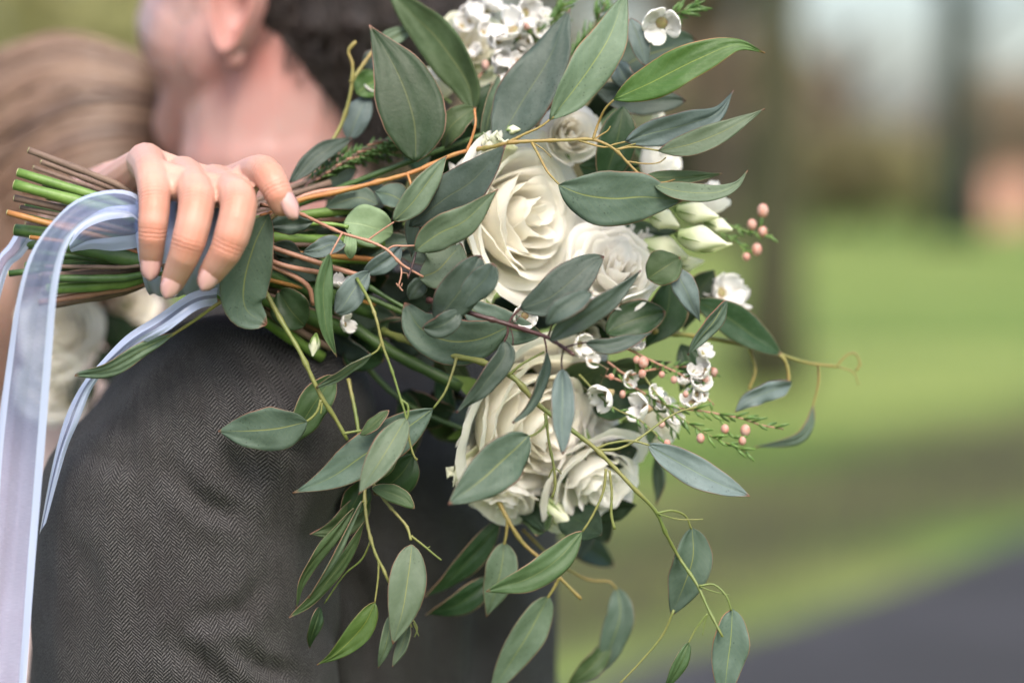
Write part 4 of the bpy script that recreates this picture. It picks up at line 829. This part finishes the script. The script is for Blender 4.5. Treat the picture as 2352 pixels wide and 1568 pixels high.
rose('rose', 'cream bud beside the green leaf', P(1448, 270, -.06), cv(.9, .25, .3), .0120, 9, .2, .04, mats=(PM, PMG), seed=8, Hf=1.6)
rose('lisianthus', 'white flower above the green buds', P(1632, 480, -.05), cv(.2, .9, .3), .0085, 8, .3, .06, mats=(PMW, PMW), seed=10, Hf=1.8)
rose('rose', 'cream flower behind the wax flowers', P(1480, 965, -.06), cv(.7, -.05, .6), .0155, 12, .5, .05, seed=11, Hf=1.1)
rose('lisianthus', 'blurred white flower right of the lower rose', P(1345, 1075, -.045), cv(.45, -.55, .7), .025, 14, .8, .08, mats=(PMW, PMW), seed=12)
rose('lisianthus', 'blurred white flower beside the lower rose', P(1350, 990, -.06), cv(.8, .1, .5), .017, 12, .8, .08, mats=(PMW, PMW), seed=22)
rose('lisianthus', 'small frilly white flower under the lower rose', P(1160, 1125, -.035), cv(.0, -.85, .5), .0145, 12, .7, .1, mats=(PMW, PMW), seed=13)
rose('rose', 'blurred cream rose between the top leaves', P(1080, 120, -.085), cv(.2, .3, .9), .019, 12, .6, .05, mats=(PM, PMG), seed=14)
rose('rose', 'blurred cream bud left of the top leaves', P(1008, 215, -.06), cv(.0, .9, .4), .010, 8, .2, .04, mats=(PM, PMG), seed=15, Hf=1.7)
rose('lisianthus', 'small cream flower peeping above the lower rose', P(1340, 760, -.05), cv(.3, -.2, .9), .017, 10, .6, .08, mats=(PM, PMW), seed=17)
# loose outer petals of the central rose
def loose(pts_l, pts_r, m, d_in=.006, label=None):
    x = MB(); n = 14; a = crom([(p[0], p[1], p[2] * 4000) for p in pts_l], n); b = crom([(p[0], p[1], p[2] * 4000) for p in pts_r], n); pp = []; uvs = []
    for i in range(n):
        pa = P(a[i][0], a[i][1], a[i][2] / 4000); pb = P(b[i][0], b[i][1], b[i][2] / 4000)
        for j in range(12):
            s = j / 11; e = math.sin(i * 2.1) * .0009 * s ** 4 * 3; pp.append(pa.lerp(pb, s) - FW * (d_in * math.sin(math.pi * s) + .004 * max(0, s - .8)) + UP * e + RT * e * math.cos(i)); uvs.append((i / n, .35 + s * .65))
    x.grid(pp, n, 12, uvs); o = x.obj('loose_petal', m, bq); md = o.modifiers.new('t', 'SOLIDIFY'); md.thickness = .0005; return o
loose([(1150, 400, -.02), (1160, 380, -.02), (1175, 360, -.02), (1190, 340, -.01)], [(1106, 330, .0), (1112, 318, .0), (1135, 310, .0), (1158, 330, .0)], PMG)
loose([(1060, 600, -.03), (1080, 620, -.03), (1110, 620, -.03), (1140, 620, -.03)], [(1050, 690, -.008), (1080, 700, -.004), (1110, 706, -.004), (1140, 672, -.004)], PMG)
loose([(1060, 560, -.04), (1090, 580, -.03), (1120, 600, -.03), (1150, 640, -.03)], [(1035, 570, -.02), (1040, 595, -.02), (1070, 612, -.01), (1130, 660, -.01)], PMG, -.004)
loose([(1100, 420, -.05), (1100, 400, -.04), (1110, 380, -.04), (1120, 360, -.03)], [(1030, 410, -.02), (1032, 390, -.02), (1060, 372, -.02), (1105, 360, -.02)], PMW)
loose([(1110, 1010, -.03), (1100, 1040, -.03), (1100, 1080, -.03), (1110, 1100, -.03)], [(1045, 1060, -.01), (1030, 1085, -.01), (1040, 1110, -.01), (1068, 1122, -.01)], PMG)
# lisianthus buds
def bud(u0, v0, u1, v1, w_, d, m=BUDM):
    x = MB(); a = P(u0, v0, d); b = P(u1, v1, d + .004); n = 14; A = (b - a).normalized(); O = A.orthogonal().normalized(); Q = A.cross(O); pts = []; uvs = []
    for i in range(n):
        f = i / (n - 1); r = w_ * .5 * px(d) * (math.sin(math.pi * min(1, .10 + f * .62) ** .9) ** .8) * (1 - .82 * max(0, f - .45) / .55 * 1.0)
        for j in range(15):
            t = 2 * math.pi * j / 15; rr_ = r * (1 + .13 * math.cos(3 * (t + f * 2.2))); pts.append(a.lerp(b, f) + (O * math.cos(t) + Q * math.sin(t)) * rr_); uvs.append((j / 15, f))
    x.grid(pts, n, 15, uvs, 0, True)
    for k in range(5):
        t = 2 * math.pi * k / 5; e = O * math.cos(t) + Q * math.sin(t); L = (b - a).length
        x.tube([a - A * .002, a + A * L * .2 + e * w_ * .42 * px(d), a + A * L * .5 + e * w_ * .55 * px(d)], [.0008, .0006, .0001], 4, 1)
    return x.obj('flower_bud', [m, SEPAL], bq)
for a in ((1555, 482, 1650, 498, 52, -.03), (1495, 492, 1560, 520, 50, -.03), (1558, 540, 1668, 560, 62, -.02), (1625, 510, 1682, 528, 36, -.035), (1478, 560, 1580, 592, 66, -.035), (1555, 612, 1618, 600, 34, -.04), (1600, 572, 1682, 560, 26, -.03), (1255, 1150, 1318, 1222, 44, -.035), (725, 775, 718, 818, 26, .0), (1165, 299, 1195, 297, 20, -.01), (1160, 322, 1192, 318, 20, -.012)): bud(*a)
# wax flowers, buds and needle foliage
def waxflower(u, v, d, r, ax, seed=0):
    rg = random.Random(seed); x = MB(); c = P(u, v, d); ax = ax.normalized(); A = ax.orthogonal().normalized(); B = ax.cross(A); r = r * px(d)
    x.tube([c - ax * r * .55, c - ax * r * .25, c + ax * r * .05, c + ax * r * .12], [r * .12, r * .3, r * .36, r * .3], 10, 1)
    for k in range(5):
        a = k * 2 * math.pi / 5 + rg.random(); e = A * math.cos(a) + B * math.sin(a); s_ = ax.cross(e); pts = []; uvs = []
        for i in range(8):
            f = i / 7; wv_ = r * .62 * math.sin(math.pi * min(.98, .12 + .8 * f)) ** .6 * (1 if f < .8 else math.sqrt(max(.05, 1 - ((f - .8) / .2) ** 2 * .8)))
            for j in range(7):
                s = (j - 3) / 3; pts.append(c + e * (r * .25 + r * .72 * f ** .85) + s_ * s * wv_ + ax * (r * (.05 + .75 * f * f + .2 * s * s))); uvs.append((j / 6, .4 + .6 * f))
        x.grid(pts, 8, 7, uvs, 0)
    o = x.obj('wax_flower', [WAXW, WAXC], bq); md = o.modifiers.new('t', 'SOLIDIFY'); md.thickness = .0005
for i, a in enumerate(((1085, 42, -.07, 30), (1060, 62, -.07, 24), (1180, 72, -.05, 44), (1145, 95, -.05, 26), (1205, 30, -.06, 34), (1235, 70, -.055, 22), (1175, 165, -.045, 30), (1138, 135, -.05, 26), (1520, 52, -.02, 44), (868, 208, -.05, 26), (1195, 115, -.06, 24), (1120, 20, -.08, 30),
    (1396, 905, -.01, 34), (1482, 938, -.012, 34), (1655, 672, -.06, 42), (1690, 690, -.07, 30), (1612, 812, -.02, 22), (1618, 852, -.02, 26), (1604, 885, -.02, 26), (1590, 925, -.02, 26), (1205, 725, .01, 28), (1330, 790, -.02, 26), (1420, 770, -.02, 26), (780, 655, .0, 22), (790, 745, -.01, 22), (1540, 960, -.02, 24), (1440, 870, -.02, 20), (1110, 75, -.06, 20), (1160, 45, -.06, 22), (1130, 105, -.055, 18), (1190, 140, -.05, 18), (1150, 150, -.045, 17), (1215, 95, -.055, 20), (1100, 120, -.06, 18), (1250, 40, -.06, 17), (1065, 30, -.075, 18), (1200, 175, -.045, 17), (1165, 190, -.04, 16),
    (1460, 800, -.02, 18), (1500, 905, -.018, 18), (1570, 880, -.02, 18), (1595, 855, -.02, 18), (1355, 830, -.02, 18), (1525, 935, -.02, 18), (1640, 665, -.06, 20), (1600, 905, -.02, 20))):
    waxflower(a[0], a[1], a[2], a[3], cv(random.uniform(-.5, .8), random.uniform(-.3, .8), random.uniform(.2, .9)), i)
def sprig(pts, needles, buds, mk, label, nl=34, r=3, dn=1.0):
    x = MB(); q_ = stem_pts(pts, 24); x.tube(q_, [r * px(0) * (1 - .5 * i / 23) for i in range(24)], 7)
    o = x.obj('wax_flower_sprig', SM[mk], bq); o['label'] = label
    y = MB(); rg = random.Random(len(label) + needles)
    for k in range(needles):
        f = (k + .5) / needles; i = min(22, int((.15 + .85 * f) * 23)); T = (q_[i + 1] - q_[i - 1]).normalized(); O = Matrix.Rotation(rg.random() * 6.28, 3, T) @ T.orthogonal().normalized()
        L = nl * px(0) * rg.uniform(.6, 1.1); dr_ = (T * .9 + O * .75 * dn).normalized(); y.tube([q_[i], q_[i] + dr_ * L * .5 + O * L * .05, q_[i] + dr_ * L + T * L * .1], [.0006, .0008, .0003], 5)
    if needles: y.obj('needles', NEED, o)
    for (u, v, d, r_) in buds:
        z = MB(); c = P(u, v, d); r_ *= rg.uniform(.78, 1.08); z.sphere(c, r_ * px(d) * .9, r_ * px(d) * rg.uniform(.95, 1.15)); i = min(range(24), key=lambda i: (q_[i] - c).length); z.tube([q_[i], q_[i].lerp(c, .6) - UP * .001, c], [.0006, .0008, .0016], 6, 1)
        z.obj('bud', [WAXB, NEED], o)
sprig([(1380, 860, -.02), (1440, 880, -.02), (1530, 930, -.018), (1620, 945, -.018), (1700, 960, -.02), (1745, 975, -.02), (1800, 985, -.022)], 26, [], 'pnk', 'sprig with green needles pointing right', 36)
sprig([(1470, 850, -.02), (1520, 920, -.015), (1565, 960, -.014), (1640, 1005, -.014), (1690, 1025, -.016), (1725, 1045, -.018)], 22, [(1609, 1006, -.012, 13), (1665, 985, -.014, 12)], 'lime', 'lower needle sprig with pink buds', 36)
sprig([(1655, 965, -.02), (1680, 1000, -.018), (1712, 1010, -.018)], 4, [(1705, 1012, -.018, 12), (1712, 988, -.02, 12)], 'grn', 'short sprig carrying two round pink buds', 24)
sprig([(1600, 500, -.05), (1680, 520, -.05), (1730, 535, -.05), (1775, 542, -.05)], 14, [(1752, 484, -.05, 14), (1727, 516, -.05, 13), (1752, 532, -.05, 13)], 'grn', 'green tips with pink buds right of the lisianthus buds', 26)
sprig([(1610, 520, -.05), (1680, 545, -.05), (1710, 575, -.05)], 8, [(1738, 573, -.05, 13), (1714, 590, -.05, 12)], 'grn', 'green tips with two lower pink buds', 26)
sprig([(1200, 120, -.06), (1230, 85, -.06), (1280, 40, -.06), (1300, 10, -.06)], 34, [], 'lime', 'needle sprig between the top leaves', 44)
sprig([(1300, 150, -.05), (1330, 110, -.05), (1365, 60, -.05), (1390, 10, -.05)], 30, [], 'brn', 'dark needle sprig behind the long sage leaf', 46)
sprig([(1480, 60, -.03), (1530, 40, -.03), (1570, 25, -.03), (1605, 10, -.03)], 30, [], 'brn', 'needle tip above the white flower at top right', 40)
sprig([(1395, 830, -.02), (1440, 860, -.02), (1490, 850, -.02), (1560, 842, -.03), (1640, 845, -.03)], 14, [(1478, 832, -.01, 13), (1462, 826, -.01, 11), (1475, 858, -.01, 11), (1404, 865, -.01, 10), (1640, 855, -.03, 10)], 'pnk', 'pink stem with a cluster of round buds')
sprig([(1330, 860, -.02), (1400, 930, -.01), (1470, 965, -.005), (1520, 1010, -.002)], 10, [(1532, 1018, -.002, 10)], 'lime', 'small sprig ending in a coral bud', 24)
for k in range(14):
    a0 = (700 + k * 12, 430 - k * 8, -.03); a1 = (800 + k * 20, 345 - k * 3 + (k % 3) * 16, -.045)
    sprig([a0, ((a0[0] + a1[0]) / 2, (a0[1] + a1[1]) / 2 - 8, -.035), a1], 26, [], 'brn' if k % 2 else 'pnk', 'fine needle foliage above the hand, strand %s' % 'abcdefghijklmn'[k], 26, 3, 1.3)
for o in [o for o in bpy.data.objects if o.name.startswith('wax_flower_sprig') and 'strand' in str(o.get('label'))]: del o['label']
sprig([(1440, 800, -.02), (1500, 830, -.02), (1580, 870, -.02), (1640, 930, -.02)], 10, [(1520, 860, -.015, 10), (1548, 872, -.015, 9), (1575, 905, -.015, 9), (1620, 870, -.02, 9)], 'pnk', 'pinkish twig with scattered small buds', 22)
sprig([(1420, 860, -.02), (1450, 900, -.02), (1500, 940, -.02), (1560, 1000, -.02)], 12, [(1430, 905, -.015, 9), (1520, 975, -.015, 10)], 'grn', 'green twig between the small white flowers', 24)
sprig([(1090, 190, -.05), (1130, 140, -.055), (1180, 100, -.055), (1250, 60, -.055)], 26, [(1115, 150, -.05, 10), (1210, 60, -.05, 10)], 'pnk', 'pinkish twig among the top white flowers', 26)
sprig([(1180, 210, -.045), (1210, 150, -.05), (1240, 110, -.05), (1290, 80, -.055)], 24, [(1230, 130, -.05, 9)], 'lime', 'green twig below the top white flowers', 30)
# ---------------------------------------------------------------- stem bundle through the hand
def bundle(u0, v0, d0, ug, vg, dg, u2, v2, d2, r, mk, cutcol=None):
    x = MB(); q_ = stem_pts([(u0, v0, d0), ((u0 + ug) / 2, (v0 + vg) / 2 + random.uniform(-5, 5), (d0 + dg) / 2), (ug, vg, dg), (u2, v2, d2)], 26)
    x.tube(q_, [r * px(0) * (1 + .07 * math.sin(i * 1.7 + u0) + (.16 if i % 9 == 4 else 0)) for i in range(26)], 12)
    T = (q_[1] - q_[0]).normalized(); x.tube([q_[0] - T * .0004, q_[0] - T * .0002], [r * px(0) * .86, r * px(0) * .9], 12, 1)
    x.obj('cut_stem', [SM[mk], CUT], bq)
CUT = stem_mat('fresh_cut_end', (.5, .55, .3), (.42, .40, .2), .7, 300)
random.seed(21)
for a in ((66, 345, .0, 450, 500, -.012, 760, 420, -.03, 8, 'brn'), (95, 372, -.01, 440, 500, -.02, 760, 400, -.04, 6, 'brn'), (42, 396, .006, 440, 515, .012, 900, 470, -.03, 11, 'grn'), (34, 424, .012, 430, 530, .016, 880, 560, -.03, 12.5, 'grn'), (34, 455, .008, 420, 545, .01, 860, 640, -.04, 8, 'brn'), (18, 488, .014, 420, 590, .020, 860, 700, -.03, 7, 'org'),
          (36, 528, .006, 430, 572, .018, 860, 720, -.03, 15, 'dgr'), (150, 562, .02, 430, 622, .022, 800, 760, -.03, 17, 'dgr'), (60, 470, -.01, 430, 560, -.01, 800, 620, -.04, 10, 'dgr'), (22, 628, .0, 430, 590, .006, 800, 660, -.04, 8, 'dgr'), (60, 610, -.01, 420, 600, .004, 800, 700, -.04, 9, 'grn'),
          (95, 632, .004, 430, 625, .012, 760, 800, -.03, 8, 'brn'), (110, 664, .01, 430, 638, .014, 740, 820, -.03, 13, 'grn'), (90, 695, .006, 430, 648, .008, 740, 760, -.04, 7.5, 'pnk'), (120, 700, -.006, 430, 640, -.01, 760, 780, -.05, 9, 'brn'), (70, 505, .004, 430, 560, .02, 900, 600, -.03, 6, 'org'), (50, 560, -.012, 430, 585, -.01, 860, 650, -.05, 13, 'dgr'),
          (130, 480, -.02, 430, 530, -.02, 800, 560, -.05, 14, 'dgr'), (100, 420, -.015, 430, 500, -.012, 800, 500, -.05, 9, 'dgr'), (80, 590, -.02, 430, 600, -.02, 800, 640, -.05, 13, 'dgr'), (60, 650, -.02, 430, 630, -.02, 780, 700, -.05, 10, 'brn'),
          (78, 385, -.02, 430, 505, -.02, 780, 450, -.05, 5, 'brn'), (52, 440, -.01, 430, 520, .0, 860, 500, -.03, 5, 'pnk'), (48, 476, .004, 430, 560, .022, 860, 560, -.03, 5.5, 'brn'), (64, 500, .0, 430, 580, .0, 860, 600, -.03, 8, 'grn'), (70, 545, .01, 430, 600, .024, 860, 700, -.03, 5, 'org'),
          (90, 580, .008, 430, 608, .02, 860, 690, -.03, 7, 'dgr'), (105, 612, .014, 430, 618, .026, 800, 740, -.03, 5, 'brn'), (110, 645, .002, 430, 630, .01, 800, 760, -.03, 6, 'brn'), (118, 640, .016, 430, 632, .022, 780, 760, -.03, 9, 'dgr'), (100, 675, -.01, 430, 640, .0, 760, 760, -.04, 6, 'brn'), (60, 515, -.02, 430, 550, -.02, 860, 600, -.05, 9, 'brn'), (120, 600, -.02, 430, 600, -.02, 860, 650, -.05, 14, 'dgr'), (110, 450, -.03, 430, 520, -.03, 800, 500, -.05, 12, 'dgr')): bundle(*a)
for a in ((600, 560, .01, 720, 600, .005, 850, 640, .0), (600, 600, .01, 700, 650, .005, 720, 700, .0), (600, 590, .008, 660, 612, .01, 760, 630, .0), (590, 520, .008, 700, 450, -.005, 820, 430, -.01)):
    x = MB(); x.tube(stem_pts([a[0:3], a[3:6], a[6:9]], 14), 6 * px(0), 8); x.obj('cut_stem', SM['pnk'], bq)
# ---------------------------------------------------------------- ribbon
SAT = mat('pale_blue_satin', (.40, .46, .63), .28, .5); q = NT(SAT); n_ = q.noise(q.n('ShaderNodeMapping', {0: q.obj(), 3: (1, 1, .2)}).outputs[0], 900, 2); q.bump(n_, .25, .0003); q.b.inputs['Sheen Weight'].default_value = .3; q.translucent((.6, .66, .8), .25)
ORG = mat('sheer_blue_organza', (.29, .34, .53), .4, .4); q = NT(ORG); uv = q.n('ShaderNodeUVMap').outputs[0]; sp = q.n('ShaderNodeSeparateXYZ', {0: uv}); n_ = q.noise(q.n('ShaderNodeMapping', {0: uv, 3: (8, 900, 1)}).outputs[0], 1, 2)
tp = q.n('ShaderNodeBsdfTransparent', {0: (.64, .70, .88, 1)}); trl = q.n('ShaderNodeBsdfTranslucent', {0: (.6, .64, .78, 1)}); mx0 = q.n('ShaderNodeMixShader', {0: .45}); q.t.links.new(q.b.outputs[0], mx0.inputs[1]); q.t.links.new(trl.outputs[0], mx0.inputs[2])
mx = q.n('ShaderNodeMixShader', {0: q.ramp(n_, .1, .9)}); mr_ = mx.inputs[0].links[0].from_node; mr_.inputs[3].default_value = .38; mr_.inputs[4].default_value = .60
q.t.links.new(tp.outputs[0], mx.inputs[1]); q.t.links.new(mx0.outputs[0], mx.inputs[2]); q.t.links.new(mx.outputs[0], q.out.inputs[0])
rib = None
def ribbon(le, re, label, bulge=.004, satin=.2, n=60, waves=0, bow=0):
    a = crom([(p[0], p[1], p[2] * 4000) for p in le], n); b = crom([(p[0], p[1], p[2] * 4000) for p in re], n); M = 21; rows = []
    for i in range(n):
        pa = P(a[i][0], a[i][1], a[i][2] / 4000); pb = P(b[i][0], b[i][1], b[i][2] / 4000); row = []
        for j in range(M):
            s = j / (M - 1); row.append(pa.lerp(pb, s) - FW * (bulge * math.sin(math.pi * s) + waves * math.sin(s * 9 + i * .06) * math.sin(math.pi * s) + .0016 * noise.noise(Vector((s * 3.1, i * .045, 2))) + .0007 * noise.noise(Vector((s * 9, i * .12, 7)))))
        rows.append(row)
    ks = max(2, int(round(satin * (M - 1)))); out = []
    for j0, j1, mt, nm in ((0, ks, SAT, 'satin_edge'), (ks, M - 1 - ks, ORG, 'sheer_centre'), (M - 1 - ks, M - 1, SAT, 'satin_edge')):
        x = MB(); pts = []; uvs = []
        for i in range(n):
            for j in range(j0, j1 + 1): pts.append(rows[i][j]); uvs.append((j / (M - 1), i / n))
        x.grid(pts, n, j1 - j0 + 1, uvs); out.append((x, mt, nm))
    c_ = out[1]; o = c_[0].obj('ribbon', c_[1], bq); o['label'] = label
    for k in (0, 2): out[k][0].obj(out[k][2], out[k][1], o)
    return o
ribbon([(345, 470, .03), (300, 440, .042), (240, 438, .05), (170, 462, .056), (110, 520, .06), (66, 590, .06), (38, 690, .058), (18, 820, .055), (-5, 1000, .05), (-25, 1250, .045), (-55, 1600, .04)],
       [(345, 560, .03), (310, 500, .05), (255, 492, .062), (212, 506, .068), (178, 530, .072), (152, 570, .074), (132, 660, .072), (120, 800, .066), (106, 980, .06), (84, 1250, .052), (58, 1600, .045)], 'main pale blue ribbon tail falling at the left edge', .004, .16, waves=.0026)
ribbon([(345, 470, .025), (300, 470, .03), (240, 478, .032), (190, 510, .03), (160, 560, .025)], [(345, 560, .025), (310, 570, .028), (260, 576, .028), (210, 572, .026), (165, 580, .022)], 'lower lavender fold of the ribbon loop', .004, .3, 30)
ribbon([(500, 660, .02), (440, 672, .028), (360, 725, .03), (290, 770, .026), (232, 830, .02), (190, 880, .015), (150, 960, .01), (118, 1080, .005), (90, 1230, .0)],
       [(500, 700, .02), (452, 712, .04), (385, 760, .042), (320, 795, .03), (262, 838, .022), (215, 885, .018), (180, 968, .015), (150, 1040, .01), (106, 1200, .005)], 'second ribbon tail twisting down in front of the shoulder', .003, .42, 50)
ribbon([(40, 525, -.01), (20, 560, -.01), (-10, 600, -.01), (-40, 700, -.01)], [(80, 550, -.01), (50, 590, -.01), (20, 620, -.01), (-10, 720, -.01)], 'ribbon end behind the stems at the left edge', .003, .3, 20)
# wrap round the grip
x = MB(); pts = []; uvs = []; n = 34; m_ = 40
for i in range(n):
    f = i / (n - 1); u = 330 + 240 * f; vc = 563 + 12 * f
    for j in range(m_):
        t = 2 * math.pi * j / m_; rv = 112 - 4 * f + 3.5 * math.sin(i * 1.3 + 3 * math.sin(t)) ; rd = .034 + .0008 * math.sin(i * 1.25 + t * 2)
        pts.append(P(u + 16 * math.sin(t + .6), vc + rv * math.sin(t), -.002) - FW * (rd * math.cos(t))); uvs.append((f, j / m_))
x.grid(pts, n, m_, uvs, 0, True); wr_ = x.obj('ribbon', SAT, bq); wr_['label'] = 'ribbon wound round the stems under the fingers'
md = wr_.modifiers.new('t', 'SOLIDIFY'); md.thickness = .0006
# ================================================================ BUTTONHOLE on the lapel
sv_bq = bq; bq = empty('buttonhole', P(150, 800, -.26), "blurred cream rose buttonhole with dark leaves on his chest behind the ribbon", 'buttonhole')
rose('rose', 'cream rose of the buttonhole', P(150, 770, -.24), cv(-.3, .1, .9), .024, 18, .8, .06, seed=31)
rose('rose', 'second cream rose of the buttonhole', P(140, 880, -.24), cv(-.3, -.3, .9), .020, 14, .8, .06, seed=32)
rose('rose', 'third cream rose of the buttonhole', P(285, 700, -.26), cv(.1, .2, .9), .018, 12, .8, .06, seed=33)
BRN.clear(); branch('b', 'grn'); S('b', [(200, 700, -.27), (210, 850, -.26), (200, 950, -.26)], 6, 5)
for pp, w_ in (([(205, 690), (225, 740), (230, 800)], 80), ([(260, 720), (280, 780), (270, 850)], 80), ([(230, 800), (260, 850), (300, 880)], 70), ([(200, 850), (190, 900), (160, 950)], 60), ([(300, 740), (330, 790), (360, 800)], 60)): leaf('b', pp, w_, 'dark', -.23, -.24)
for key, (mb, mk, lvs) in BRN.items():
    b = mb.obj('stalk', SM[mk], bq)
    for V_, uvs, N, M, m in lvs: x = MB(); x.grid(V_, N, M, uvs); lo = x.obj('leaf', LM[m], b); md = lo.modifiers.new('t', 'SOLIDIFY'); md.thickness = .0004
